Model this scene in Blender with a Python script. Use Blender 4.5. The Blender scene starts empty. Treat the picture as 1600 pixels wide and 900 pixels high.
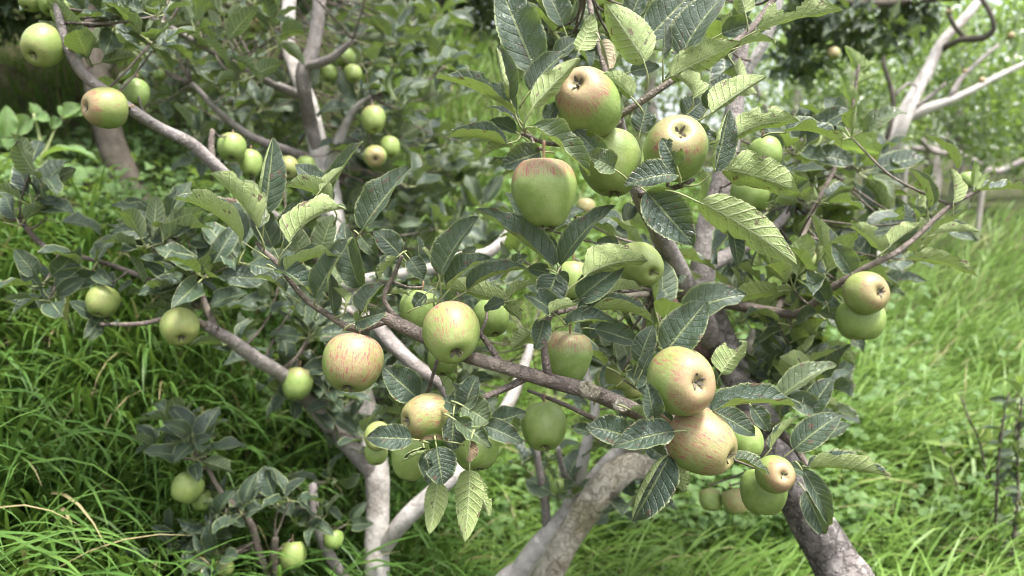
import bpy, bmesh, math, random
import numpy as np
from mathutils import Vector, Matrix
R = math.radians
random.seed(7)
rng = np.random.default_rng(11)
scene = bpy.context.scene
COL = scene.collection

# ------------------------------------------------------------------ camera
CAM_LOC = Vector((0.0, 0.0, 1.5))
PITCH = 8.0
FPX = 1164.0                                   # focal length in pixels of a 1600 px wide frame
cam_data = bpy.data.cameras.new('camera')
cam_data.sensor_width = 36.0
cam_data.lens = FPX * 36.0 / 1600.0
cam_data.clip_start = 0.02
cam_data.clip_end = 600.0
cam_data.dof.use_dof = True
cam_data.dof.focus_distance = 0.85
cam_data.dof.aperture_fstop = 4.6
cam = bpy.data.objects.new('camera', cam_data)
cam.location = CAM_LOC
cam.rotation_euler = (R(90 - PITCH), 0, 0)
COL.objects.link(cam)
scene.camera = cam
_c, _s = math.cos(R(PITCH)), math.sin(R(PITCH))

def cam_to_world(v):                            # camera axes: x right, y up, z towards the viewer
    x, y, z = v
    return Vector((x, -z * _c + y * _s, y * _c + z * _s))

def P(px, py, d):                               # picture position (1600 x 900) at a depth in metres
    return CAM_LOC + cam_to_world(((px - 800) / FPX * d, -(py - 450) / FPX * d, -d))

# ------------------------------------------------------------------ sky, sun, exposure
SUN_EL, SUN_ROT = 70.0, 128.0
world = bpy.data.worlds.new('World')
scene.world = world
world.use_nodes = True
wn, wl = world.node_tree.nodes, world.node_tree.links
bg = wn['Background']
sky = wn.new('ShaderNodeTexSky')
sky.sky_type = 'NISHITA'
sky.sun_disc = False
sky.sun_elevation = R(SUN_EL)
sky.sun_rotation = R(SUN_ROT)
sky.air_density = 1.0
sky.dust_density = 4.0
sky.ozone_density = 0.6
hsv = wn.new('ShaderNodeHueSaturation')         # thin overcast: the blue is mostly washed out
hsv.inputs['Saturation'].default_value = 0.45
wl.new(sky.outputs[0], hsv.inputs['Color'])
wl.new(hsv.outputs[0], bg.inputs['Color'])
bg.inputs['Strength'].default_value = 0.10
sun_data = bpy.data.lights.new('sun', 'SUN')
sun_data.energy = 1.5
sun_data.angle = R(12)
sun_data.color = (1.0, 0.98, 0.94)
sun = bpy.data.objects.new('sun', sun_data)
COL.objects.link(sun)
sun_dir = Vector((math.sin(R(SUN_ROT)) * math.cos(R(SUN_EL)), math.cos(R(SUN_ROT)) * math.cos(R(SUN_EL)), math.sin(R(SUN_EL))))
sun.rotation_euler = sun_dir.to_track_quat('Z', 'Y').to_euler()
scene.view_settings.view_transform = 'Standard'
scene.view_settings.look = 'None'
scene.view_settings.gamma = 1.0
scene.view_settings.exposure = 2.45
scene.view_settings.use_curve_mapping = False
scene.cycles.use_denoising = True
scene.cycles.filter_width = 1.0
scene.cycles.max_bounces = 6
scene.cycles.diffuse_bounces = 3
scene.cycles.glossy_bounces = 2
scene.cycles.transmission_bounces = 3
scene.cycles.use_adaptive_sampling = True
scene.cycles.adaptive_threshold = 0.025
scene.cycles.transparent_max_bounces = 4

# ------------------------------------------------------------------ materials
class NT:
    def __init__(self, name):
        self.m = bpy.data.materials.new(name)
        self.m.use_nodes = True
        self.t = self.m.node_tree
        self.t.nodes.clear()
        self.out = self.t.nodes.new('ShaderNodeOutputMaterial')
    def n(self, typ, **kw):
        nd = self.t.nodes.new(typ)
        for k, v in kw.items():
            setattr(nd, k, v)
        return nd
    def put(self, sock, v):
        if v is None:
            return
        if hasattr(v, 'is_output'):
            self.t.links.new(v, sock)
        else:
            if isinstance(v, (tuple, list)) and len(v) == 3 and sock.type == 'RGBA':
                v = (*v, 1.0)
            sock.default_value = v
    def math(self, op, a, b=None, c=None, clamp=False):
        nd = self.n('ShaderNodeMath', operation=op, use_clamp=clamp)
        self.put(nd.inputs[0], a); self.put(nd.inputs[1], b); self.put(nd.inputs[2], c)
        return nd.outputs[0]
    def ramp(self, v, lo, hi, a=0.0, b=1.0, smooth=True):
        nd = self.n('ShaderNodeMapRange', interpolation_type='SMOOTHSTEP' if smooth else 'LINEAR')
        self.put(nd.inputs[0], v)
        for i, x in enumerate((lo, hi, a, b)):
            self.put(nd.inputs[1 + i], x)
        return nd.outputs[0]
    def mix(self, f, a, b, mode='MIX'):
        nd = self.n('ShaderNodeMix', data_type='RGBA', blend_type=mode)
        self.put(nd.inputs[0], f); self.put(nd.inputs[6], a); self.put(nd.inputs[7], b)
        return nd.outputs[2]
    def noise(self, vec, scale, detail=3, rough=0.55, dim='3D', w=None):
        nd = self.n('ShaderNodeTexNoise', noise_dimensions=dim)
        self.put(nd.inputs['Vector'], vec)
        self.put(nd.inputs['Scale'], scale); self.put(nd.inputs['Detail'], detail); self.put(nd.inputs['Roughness'], rough)
        if w is not None:
            self.put(nd.inputs['W'], w)
        return nd.outputs[0]
    def comb(self, x, y, z):
        nd = self.n('ShaderNodeCombineXYZ')
        for i, v in enumerate((x, y, z)):
            self.put(nd.inputs[i], v)
        return nd.outputs[0]
    def sep(self, v):
        nd = self.n('ShaderNodeSeparateXYZ'); self.put(nd.inputs[0], v)
        return nd.outputs
    def bump(self, h, strength, dist, normal=None):
        nd = self.n('ShaderNodeBump'); self.put(nd.inputs['Height'], h)
        self.put(nd.inputs['Strength'], strength); self.put(nd.inputs['Distance'], dist); self.put(nd.inputs['Normal'], normal)
        return nd.outputs[0]
    def principled(self, col, rough, spec=0.5, normal=None, **kw):
        nd = self.n('ShaderNodeBsdfPrincipled')
        self.put(nd.inputs['Base Color'], col); self.put(nd.inputs['Roughness'], rough)
        self.put(nd.inputs['Specular IOR Level'], spec); self.put(nd.inputs['Normal'], normal)
        for k, v in kw.items():
            self.put(nd.inputs[k.replace('_', ' ')], v)
        return nd.outputs[0]
    def mixsh(self, f, a, b):
        nd = self.n('ShaderNodeMixShader')
        self.put(nd.inputs[0], f); self.put(nd.inputs[1], a); self.put(nd.inputs[2], b)
        return nd.outputs[0]
    def done(self, sh):
        self.t.links.new(sh, self.out.inputs['Surface'])
        return self.m

def attr(nt, name):
    nd = nt.n('ShaderNodeAttribute', attribute_name=name)
    return nd.outputs['Fac']

def leaf_material(name, up1, up2, low1, low2, spot=0.66, veins=True, trans=0.17, rough=0.29):
    t = NT(name)
    uv = t.n('ShaderNodeUVMap', uv_map='uv').outputs[0]
    u, v, _ = t.sep(uv)
    rnd = t.math('FRACT', t.math('ADD', attr(t, 'rnd'), t.n('ShaderNodeObjectInfo').outputs['Random']))
    x = t.math('MULTIPLY', t.math('ABSOLUTE', t.math('SUBTRACT', u, 0.5)), 2.0)
    off = t.comb(t.math('MULTIPLY', rnd, 61.0), t.math('MULTIPLY', rnd, 37.0), t.math('MULTIPLY', u, 0.0))
    va = t.n('ShaderNodeVectorMath', operation='ADD')
    t.put(va.inputs[0], uv); t.put(va.inputs[1], off)
    uvo = va.outputs[0]
    n1 = t.noise(uvo, 2.2, 3)
    n2 = t.noise(uvo, 5.5, 4, 0.6)
    mid = t.ramp(x, 0.03, 0.075, 1.0, 0.0)
    ph = t.math('FRACT', t.math('MULTIPLY', t.math('SUBTRACT', v, t.math('MULTIPLY', x, 0.17)), 9.0))
    lat = t.ramp(t.math('ABSOLUTE', t.math('SUBTRACT', ph, 0.5)), 0.03, 0.13, 1.0, 0.0)
    vor = t.n('ShaderNodeTexVoronoi', feature='DISTANCE_TO_EDGE')
    t.put(vor.inputs['Vector'], t.comb(t.math('MULTIPLY', u, 0.55), v, rnd)); t.put(vor.inputs['Scale'], 34.0)
    net = t.ramp(vor.outputs['Distance'], 0.02, 0.12, 1.0, 0.0)
    upc = t.mix(t.ramp(rnd, 0.0, 1.0, 0, 1, False), up1, up2)
    upc = t.mix(t.ramp(n1, 0.35, 0.7, 0, 0.45), upc, tuple(c * 1.7 for c in up2))
    r3 = t.math('FRACT', t.math('MULTIPLY', rnd, 7.77))
    upc = t.mix(t.ramp(r3, 0.80, 0.95, 0, 0.55), upc, tuple(a * .5 + b * .5 for a, b in zip(low1, up2)))
    loc = t.mix(t.ramp(n1, 0.3, 0.7), low1, low2)
    if veins:
        upc = t.mix(t.math('MULTIPLY', lat, 0.20), upc, (0.14, 0.19, 0.085))
        upc = t.mix(t.math('MULTIPLY', mid, 0.75), upc, (0.26, 0.30, 0.13))
        loc = t.mix(t.math('MULTIPLY', net, 0.30), loc, tuple(min(1, c * 1.7) for c in low2))
        loc = t.mix(t.math('MULTIPLY', lat, 0.50), loc, (0.42, 0.48, 0.23))
        loc = t.mix(t.math('MULTIPLY', mid, 0.8), loc, (0.48, 0.52, 0.27))
    geo = t.n('ShaderNodeNewGeometry')
    col = t.mix(geo.outputs['Backfacing'], upc, loc)
    edge = t.ramp(x, 0.86, 0.97)
    col = t.mix(t.math('MULTIPLY', edge, 0.55), col, (0.40, 0.44, 0.20))
    scorch = t.math('MULTIPLY', t.ramp(t.math('ADD', n2, t.math('MULTIPLY', t.math('MULTIPLY', x, v), 0.09)), spot, spot + 0.05), 0.9)
    core = t.ramp(n2, spot + 0.06, spot + 0.10)
    brown = t.mix(core, (0.105, 0.055, 0.032), (0.36, 0.24, 0.16))
    col = t.mix(scorch, col, brown)
    h = t.math('ADD', t.math('MULTIPLY', t.math('MAXIMUM', lat, mid), -0.8), t.math('MULTIPLY', net, -0.35))
    h = t.math('ADD', h, t.math('MULTIPLY', n2, 1.2))
    h = t.math('ADD', h, t.math('MULTIPLY', t.math('SINE', t.math('MULTIPLY', t.math('FRACT', t.math('ADD', ph, 0.5)), 3.1416)), 0.22))
    h = t.math('ADD', h, t.math('MULTIPLY', t.noise(uvo, 15.0, 2), 0.8))
    nrm = t.bump(h, 0.75, 0.0020) if veins else None
    rg = t.mix(geo.outputs['Backfacing'], (rough,) * 3, (0.62,) * 3)
    sh = t.principled(col, rg, 0.8, nrm)
    tr = t.n('ShaderNodeBsdfTranslucent')
    t.put(tr.inputs['Color'], t.mix(scorch, (0.24, 0.36, 0.06), (0.12, 0.05, 0.02)))
    return t.done(t.mixsh(trans, sh, tr.outputs[0]))

M = {}
M['leaf'] = leaf_material('apple_leaf', (0.020, 0.039, 0.027), (0.043, 0.068, 0.043), (0.235, 0.305, 0.095), (0.30, 0.37, 0.13), spot=0.635)
M['leaf_mid'] = leaf_material('apple_leaf_shaded', (0.020, 0.040, 0.025), (0.042, 0.070, 0.040), (0.10, 0.145, 0.065), (0.135, 0.18, 0.08), spot=0.665, trans=0.14)  # underside darkened: the shade of the canopy is put into its colour
M['leaf_young'] = leaf_material('young_leaf', (0.16, 0.25, 0.05), (0.22, 0.33, 0.07), (0.24, 0.33, 0.09), (0.30, 0.40, 0.12), spot=0.8, trans=0.35)
M['leaf_dry'] = leaf_material('dry_leaf', (0.20, 0.13, 0.075), (0.28, 0.19, 0.11), (0.33, 0.24, 0.15), (0.40, 0.30, 0.19), spot=0.6, trans=0.15, rough=0.7)
M['leaf_far'] = leaf_material('far_leaf_hazed', (0.14, 0.19, 0.09), (0.21, 0.27, 0.13), (0.15, 0.20, 0.085), (0.19, 0.25, 0.11), spot=0.85, veins=False, trans=0.5)  # much paler than the near leaves: milky distance haze put into the colour
M['leaf_herb'] = leaf_material('herb_leaf', (0.10, 0.20, 0.055), (0.17, 0.29, 0.085), (0.15, 0.25, 0.09), (0.2, 0.3, 0.12), spot=0.82, trans=0.35, rough=0.5)

t = NT('petiole')
M['petiole'] = t.done(t.principled(t.mix(t.noise(t.n('ShaderNodeTexCoord').outputs['Object'], 40), (0.17, 0.21, 0.075), (0.26, 0.27, 0.12)), 0.5))

def bark_material(name, c1, c2, c3, c3amt=0.5, scale=1.0, lentic=0.35, crk=0.15):
    t = NT(name)
    o = t.n('ShaderNodeNewGeometry').outputs['Position']
    n1 = t.noise(o, 14 * scale, 5, 0.6)
    n2 = t.noise(o, 55 * scale, 5, 0.65)
    n3 = t.noise(o, 6 * scale, 3, 0.5)
    col = t.mix(t.ramp(n1, 0.32, 0.68), c1, c2)
    col = t.mix(t.math('MULTIPLY', t.ramp(n3, 0.5, 0.62), c3amt), col, c3)
    col = t.mix(t.ramp(n2, 0.56, 0.72, 0, 0.55), col, tuple(c * 0.45 for c in c1))
    n4 = t.noise(o, 30 * scale, 6, 0.7)
    crack = t.ramp(t.math('ABSOLUTE', t.math('SUBTRACT', n4, 0.5)), 0.0, 0.035, crk, 0)
    col = t.mix(t.math('MULTIPLY', crack, t.ramp(n3, 0.35, 0.6)), col, tuple(c * 0.3 for c in c1))
    vor = t.n('ShaderNodeTexVoronoi')
    t.put(vor.inputs['Vector'], o); t.put(vor.inputs['Scale'], 120.0)
    dots = t.math('MULTIPLY', t.ramp(vor.outputs['Distance'], 0.16, 0.26, 1, 0), lentic)
    col = t.mix(dots, col, tuple(min(0.8, c * 1.9 + 0.05) for c in c2))
    h = t.math('ADD', t.math('ADD', n2, t.math('MULTIPLY', n1, 1.5)), t.math('SUBTRACT', t.math('MULTIPLY', dots, 0.6), crack))
    return t.done(t.principled(col, 0.72, 0.3, t.bump(h, 0.9, 0.007)))

M['bark_young'] = bark_material('bark_young', (0.125, 0.098, 0.080), (0.20, 0.163, 0.138), (0.17, 0.15, 0.10), 0.4, 1.3, 0.5)
M['bark_grey'] = bark_material('bark_grey', (0.23, 0.20, 0.185), (0.35, 0.31, 0.29), (0.15, 0.125, 0.11), 0.45)
M['bark_pale'] = bark_material('bark_pale', (0.42, 0.38, 0.345), (0.56, 0.52, 0.48), (0.24, 0.20, 0.165), 0.45, 0.9, 0.2)
M['bark_moss'] = bark_material('bark_moss', (0.27, 0.235, 0.175), (0.46, 0.42, 0.34), (0.17, 0.155, 0.08), 0.75, 1.3, 0.1, 0.3)
M['bark_dark'] = bark_material('bark_dark', (0.052, 0.042, 0.032), (0.115, 0.094, 0.072), (0.06, 0.054, 0.034), 0.5, 0.8, 0.1)
M['bark_rough'] = bark_material('bark_rough', (0.12, 0.10, 0.088), (0.36, 0.32, 0.30), (0.06, 0.052, 0.046), 0.75, 0.9, 0.3, 0.5)
M['bark_red'] = bark_material('bark_red', (0.15, 0.085, 0.066), (0.22, 0.14, 0.115), (0.1, 0.07, 0.055), 0.5, 1.0, 0.2)

def apple_material():
    t = NT('apple_skin')
    o = t.n('ShaderNodeTexCoord').outputs['Object']
    info = t.n('ShaderNodeObjectInfo')
    cs = t.n('ShaderNodeSeparateColor'); t.put(cs.inputs[0], info.outputs['Color'])
    fc, fs, st = cs.outputs                                   # blush round the calyx, round the stem, striping
    yellow = info.outputs['Alpha']
    x, y, z = t.sep(o)
    rnd = info.outputs['Random']
    ang = t.math('ARCTAN2', y, x)
    va = t.n('ShaderNodeVectorMath', operation='ADD')
    t.put(va.inputs[0], o); t.put(va.inputs[1], t.comb(t.math('MULTIPLY', rnd, 40), rnd, rnd))
    oo = va.outputs[0]
    n1 = t.noise(oo, 2.0, 3); n2 = t.noise(oo, 9.0, 4, 0.6)
    # streaks run from stem to calyx: noise stretched along the meridians
    ca = t.math('MULTIPLY', t.math('COSINE', ang), 9.0); sa = t.math('MULTIPLY', t.math('SINE', ang), 9.0)
    sv = t.comb(ca, sa, t.math('ADD', t.math('MULTIPLY', z, 1.6), t.math('MULTIPLY', rnd, 30)))
    s1 = t.noise(sv, 2.1, 4, 0.65)
    green = t.mix(t.ramp(n1, 0.3, 0.7), (0.150, 0.232, 0.048), (0.215, 0.292, 0.086))
    green = t.mix(t.math('MULTIPLY', yellow, 0.75), green, (0.275, 0.325, 0.090))
    green = t.mix(t.ramp(n2, 0.45, 0.75, 0, 0.35), green, (0.26, 0.325, 0.118))
    capc = t.math('MULTIPLY', t.ramp(t.math('ADD', z, t.math('MULTIPLY', n1, 0.55)), -0.62, 0.02, 1, 0), fc)
    caps = t.math('MULTIPLY', t.ramp(t.math('SUBTRACT', z, t.math('MULTIPLY', n1, 0.55)), -0.12, 0.50, 0, 1), fs)
    side = t.math('MULTIPLY', t.ramp(t.math('ADD', x, t.math('MULTIPLY', n1, 0.9)), 0.4, 1.4), st)
    fl = t.math('MAXIMUM', t.math('MAXIMUM', capc, caps), side)
    wash = t.math('MULTIPLY', t.math('MULTIPLY', t.math('MAXIMUM', t.math('MAXIMUM', capc, caps), t.math('MULTIPLY', side, 0.7)), t.ramp(n2, 0.25, 0.6, 0.55, 1.0)), 0.58)
    rad2 = t.math('ADD', t.math('MULTIPLY', x, x), t.math('MULTIPLY', y, y))
    brk = t.ramp(t.noise(oo, 5.0, 3), 0.36, 0.54)
    stripe = t.math('MULTIPLY', t.math('MULTIPLY', t.ramp(s1, 0.50, 0.59), t.ramp(rad2, 0.15, 0.55)), t.math('MULTIPLY', t.math('MULTIPLY', t.ramp(fl, 0.06, 0.4), brk), 0.9))
    col = t.mix(wash, green, (0.42, 0.150, 0.165))
    col = t.mix(stripe, col, (0.29, 0.07, 0.08))
    # fine russet scratches, lenticels
    vor = t.n('ShaderNodeTexVoronoi'); t.put(vor.inputs['Vector'], oo); t.put(vor.inputs['Scale'], 17.0)
    dots = t.ramp(vor.outputs['Distance'], 0.10, 0.20, 0.55, 0)
    col = t.mix(dots, col, (0.46, 0.45, 0.24))
    ru = t.ramp(t.noise(t.comb(ca, sa, t.math('MULTIPLY', z, 3.0)), 3.4, 6, 0.75), 0.60, 0.70, 0, 0.65)
    col = t.mix(ru, col, (0.27, 0.20, 0.08))
    scab = t.ramp(t.noise(oo, 3.3, 7, 0.72), 0.665, 0.70, 0, 0.75)
    col = t.mix(scab, col, (0.13, 0.095, 0.05))
    pole = t.ramp(t.math('ADD', t.math('MULTIPLY', x, x), t.math('MULTIPLY', y, y)), 0.006, 0.035, 0.8, 0)
    col = t.mix(pole, col, (0.22, 0.20, 0.09))
    return t.done(t.principled(col, 0.48, 0.38, t.bump(n2, 0.15, 0.004), Coat_Weight=0.08, Coat_Roughness=0.3))
M['apple'] = apple_material()
t = NT('apple_stem'); M['stem'] = t.done(t.principled(t.mix(t.noise(t.n('ShaderNodeTexCoord').outputs['Object'], 30), (0.22, 0.10, 0.07), (0.26, 0.20, 0.09)), 0.6))
t = NT('calyx'); M['calyx'] = t.done(t.principled(t.mix(t.noise(t.n('ShaderNodeTexCoord').outputs['Object'], 9), (0.04, 0.032, 0.022), (0.17, 0.15, 0.10)), 0.8))

def blade_material(name, a, b, c, dry):
    t = NT(name)
    r = attr(t, 'rnd')
    r2 = t.math('FRACT', t.math('MULTIPLY', r, 17.3))
    pos = t.n('ShaderNodeNewGeometry').outputs['Position']
    col = t.mix(t.ramp(r, 0, 1, 0, 1, False), a, b)
    col = t.mix(t.ramp(t.noise(pos, 1.6, 2), 0.4, 0.65, 0, 0.7), col, c)
    col = t.mix(t.ramp(r2, 0.95, 0.96), col, dry)
    sh = t.principled(col, 0.45, 0.32)
    tr = t.n('ShaderNodeBsdfTranslucent'); t.put(tr.inputs['Color'], t.mix(0.4, col, (0.3, 0.45, 0.06)))
    return t.done(t.mixsh(0.24, sh, tr.outputs[0]))
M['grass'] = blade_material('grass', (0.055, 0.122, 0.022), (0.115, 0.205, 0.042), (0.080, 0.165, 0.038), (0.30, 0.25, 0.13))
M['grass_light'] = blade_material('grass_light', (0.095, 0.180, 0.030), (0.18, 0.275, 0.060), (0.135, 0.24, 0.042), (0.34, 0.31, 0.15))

def ground_material():
    t = NT('soil')
    p = t.n('ShaderNodeNewGeometry').outputs['Position']
    n1 = t.noise(p, 3, 5); n2 = t.noise(p, 26, 6, 0.7)
    col = t.mix(t.ramp(n1, 0.35, 0.65), (0.040, 0.038, 0.020), (0.055, 0.062, 0.026))
    col = t.mix(t.ramp(n2, 0.5, 0.7, 0, 0.7), col, (0.085, 0.062, 0.042))
    return t.done(t.principled(col, 0.95, 0.1, t.bump(n2, 1.0, 0.03)))
M['soil'] = ground_material()
t = NT('weathered_wood'); pos = t.n('ShaderNodeNewGeometry').outputs['Position']
M['post'] = t.done(t.principled(t.mix(t.noise(pos, 18, 4), (0.22, 0.20, 0.17), (0.38, 0.35, 0.31)), 0.85, 0.2))

# ------------------------------------------------------------------ object helpers
def link(o, parent=None):
    COL.objects.link(o)
    if parent is not None:
        o.parent = parent
    return o

def empty(name, loc, label, cat, group=None):
    o = bpy.data.objects.new(name, None)
    o.location = loc
    o.empty_display_size = 0.05
    o['label'] = label; o['category'] = cat
    if group:
        o['group'] = group
    return link(o)

def mesh_np(name, verts, faces, mats, uv=None, rnd=None, smooth=True, matidx=None):
    """verts (N,3); faces: (F,4) or (F,3) int array, or a list of index tuples"""
    me = bpy.data.meshes.new(name)
    if isinstance(faces, np.ndarray):
        k = faces.shape[1]
        me.vertices.add(len(verts)); me.vertices.foreach_set('co', np.asarray(verts, np.float32).ravel())
        me.loops.add(faces.size); me.loops.foreach_set('vertex_index', faces.astype(np.int32).ravel())
        me.polygons.add(len(faces)); me.polygons.foreach_set('loop_start', np.arange(0, faces.size, k, dtype=np.int32))
        me.polygons.foreach_set('loop_total', np.full(len(faces), k, np.int32))
        me.update(calc_edges=True)
    else:
        me.from_pydata([tuple(v) for v in verts], [], faces)
        me.update()
    if uv is not None:
        lv = np.empty(len(me.loops), np.int32); me.loops.foreach_get('vertex_index', lv)
        ul = me.uv_layers.new(name='uv')
        ul.data.foreach_set('uv', np.asarray(uv, np.float32)[lv].ravel())
    if rnd is not None:
        a = me.attributes.new('rnd', 'FLOAT', 'POINT')
        a.data.foreach_set('value', np.asarray(rnd, np.float32))
    me.polygons.foreach_set('use_smooth', np.full(len(me.polygons), smooth, bool))
    if matidx is not None:
        me.polygons.foreach_set('material_index', np.asarray(matidx, np.int32))
    for m in mats:
        me.materials.append(m)
    return me

def add_mesh(name, me, parent=None, matrix=None):
    o = bpy.data.objects.new(name, me)
    link(o, parent)
    if parent is not None:
        o.matrix_parent_inverse = Matrix.Translation(-parent.location)
    if matrix is not None:
        o.matrix_basis = matrix
    return o

def catmull(pts, step=0.012):
    pts = [np.array(p, float) for p in pts]
    if len(pts) == 2:
        pts = [pts[0], (pts[0] + pts[1]) / 2, pts[1]]
    ext = [2 * pts[0] - pts[1]] + pts + [2 * pts[-1] - pts[-2]]
    out = []
    for i in range(1, len(ext) - 2):
        p0, p1, p2, p3 = ext[i - 1:i + 3]
        n = max(2, int(np.linalg.norm(p2[:3] - p1[:3]) / step))
        for k in range(n):
            s = k / n
            out.append(0.5 * (2 * p1 + (p2 - p0) * s + (2 * p0 - 5 * p1 + 4 * p2 - p3) * s * s + (3 * p1 - p0 - 3 * p2 + p3) * s ** 3))
    out.append(pts[-1])
    return np.array(out)

def tube_np(path, sides=10, lump=0.08, seed=0):
    """path rows: x, y, z, radius -> verts, quads; the far end is rounded off"""
    r = np.random.default_rng(seed)
    c = path[:, :3]; rad = np.maximum(path[:, 3], 0.0004)
    tan = np.gradient(c, axis=0); tan /= np.linalg.norm(tan, axis=1)[:, None] + 1e-9
    ref = np.array([0.31, 0.52, 0.79]); ref /= np.linalg.norm(ref)
    nn = len(c)
    N = np.zeros_like(c)
    n = np.cross(tan[0], ref); n /= np.linalg.norm(n)
    for i in range(nn):
        n = n - tan[i] * np.dot(n, tan[i]); n /= np.linalg.norm(n) + 1e-9
        N[i] = n
    B = np.cross(tan, N)
    th = np.linspace(0, 2 * np.pi, sides, endpoint=False)
    s = np.cumsum(np.r_[0, np.linalg.norm(np.diff(c, axis=0), axis=1)])
    lumps = np.zeros((nn, sides))
    for k in range(5):
        f = r.uniform(8, 60); m = r.integers(0, 4); p = r.uniform(0, 6.28, 2)
        lumps += np.sin(s[:, None] * f + p[0]) * np.cos(m * th[None, :] + p[1]) * r.uniform(0.3, 1)
    rr = rad[:, None] * (1 + lump * 0.5 * lumps)
    V = c[:, None, :] + rr[..., None] * (np.cos(th)[None, :, None] * N[:, None, :] + np.sin(th)[None, :, None] * B[:, None, :])
    V = V.reshape(-1, 3)
    i = np.arange(nn - 1)[:, None] * sides; j = np.arange(sides)[None, :]; j2 = (j + 1) % sides
    F = np.stack([i + j, i + j2, i + sides + j2, i + sides + j], -1).reshape(-1, 4)
    V = np.vstack([V, c[0] - tan[0] * rad[0] * 0.3, c[-1] + tan[-1] * rad[-1] * 0.6])
    a, b = len(V) - 2, len(V) - 1
    caps0 = np.stack([j[0] * 0 + a, j2[0], j[0], j[0]], -1)
    L = (nn - 1) * sides
    caps1 = np.stack([j[0] * 0 + b, L + j[0], L + j2[0], L + j2[0]], -1)
    faces = [tuple(f) for f in F] + [tuple(f[:3]) for f in caps0] + [tuple(f[:3]) for f in caps1]
    return V, faces

# ------------------------------------------------------------------ terrain: terraced orchard slope
CTRL_PX = [  # picture x, y, depth on the ground
 (0, 900, 1.45), (200, 900, 1.55), (450, 900, 1.85), (0, 700, 1.78), (250, 700, 1.95), (450, 750, 2.1), (0, 520, 2.02),
 (250, 560, 2.15), (450, 600, 2.45), (0, 420, 2.2), (250, 450, 2.4), (450, 500, 2.7), (0, 330, 2.75), (100, 300, 3.2),
 (250, 330, 3.2), (400, 350, 3.6), (180, 262, 3.9), (50, 245, 4.1), (300, 245, 4.3), (550, 280, 4.6), (50, 60, 4.6),
 (300, 40, 4.9), (600, 60, 5.4), (700, 900, 2.3), (900, 900, 2.35), (800, 700, 2.9), (700, 500, 3.5), (800, 350, 4.6),
 (750, 150, 5.6), (950, 250, 6.2), (1100, 900, 2.3), (1350, 900, 2.2), (1600, 900, 2.0), (1200, 700, 2.9), (1450, 700, 2.75),
 (1600, 700, 2.55), (1300, 550, 3.7), (1550, 550, 3.5), (1450, 420, 5.2), (1600, 400, 5.2), (1400, 345, 7.5), (1600, 335, 8.0),
 (1150, 330, 8.0), (-300, 800, 1.3), (-300, 450, 1.9), (-300, 300, 2.6), (-300, 200, 3.6), (1900, 800, 2.0), (1900, 500, 3.2)]
CT = np.array([list(P(*c)) for c in CTRL_PX])
CT = np.vstack([CT, [(0, 0, 0.05), (-1.2, 0.2, 0.35), (1.2, 0.2, 0.25), (0, -3, -0.3), (-3, -1, 0.9), (4, 0, 0.2), (0, 12, 3.6), (-6, 8, 4.6),
                     (4, 14, 1.7), (9, 12, 1.25), (9, 5, 0.7), (-9, 3, 4.2), (-4, 14, 5.6), (0, 26, 5.0), (-14, 20, 9.0), (14, 26, 2.4), (20, 10, 1.2),
                     (-16, 2, 6.5), (-12, -8, 4.0), (12, -8, 0.0), (0, -14, -0.8)]])
def tps_fit(C, lam=0.004):
    n = len(C); xy = C[:, :2]
    r2 = ((xy[:, None] - xy[None]) ** 2).sum(-1)
    K = np.where(r2 > 0, 0.5 * r2 * np.log(r2 + 1e-12), 0) + lam * np.eye(n)
    Pm = np.c_[np.ones(n), xy]
    A = np.block([[K, Pm], [Pm.T, np.zeros((3, 3))]])
    return np.linalg.solve(A, np.r_[C[:, 2], np.zeros(3)])
TW = tps_fit(CT)
def tps(x, y):
    sh = np.shape(x); x = np.ravel(x); y = np.ravel(y)
    out = np.empty(len(x))
    for i in range(0, len(x), 20000):
        xs, ys = x[i:i + 20000], y[i:i + 20000]
        r2 = (xs[:, None] - CT[None, :, 0]) ** 2 + (ys[:, None] - CT[None, :, 1]) ** 2
        out[i:i + 20000] = (0.5 * r2 * np.log(r2 + 1e-12)) @ TW[:-3] + TW[-3] + TW[-2] * xs + TW[-1] * ys
    return out.reshape(sh)
GX0, GX1, GY0, GY1, GS = -14.0, 14.0, -4.0, 26.0, 0.08
gx = np.arange(GX0, GX1 + GS, GS); gy = np.arange(GY0, GY1 + GS, GS)
HG = tps(*np.meshgrid(gx, gy))
for _w in range(6):
    _f = rng.uniform(1.5, 5, 2); _p = rng.uniform(0, 6, 2)
    HG += 0.012 * np.sin(gx[None] * _f[0] + _p[0]) * np.sin(gy[:, None] * _f[1] + _p[1])
def height(x, y):
    fx = np.clip((np.asarray(x) - GX0) / GS, 0, len(gx) - 1.001); fy = np.clip((np.asarray(y) - GY0) / GS, 0, len(gy) - 1.001)
    i = fx.astype(int); j = fy.astype(int); u = fx - i; v = fy - j
    return (HG[j, i] * (1 - u) + HG[j, i + 1] * u) * (1 - v) + (HG[j + 1, i] * (1 - u) + HG[j + 1, i + 1] * u) * v

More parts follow.
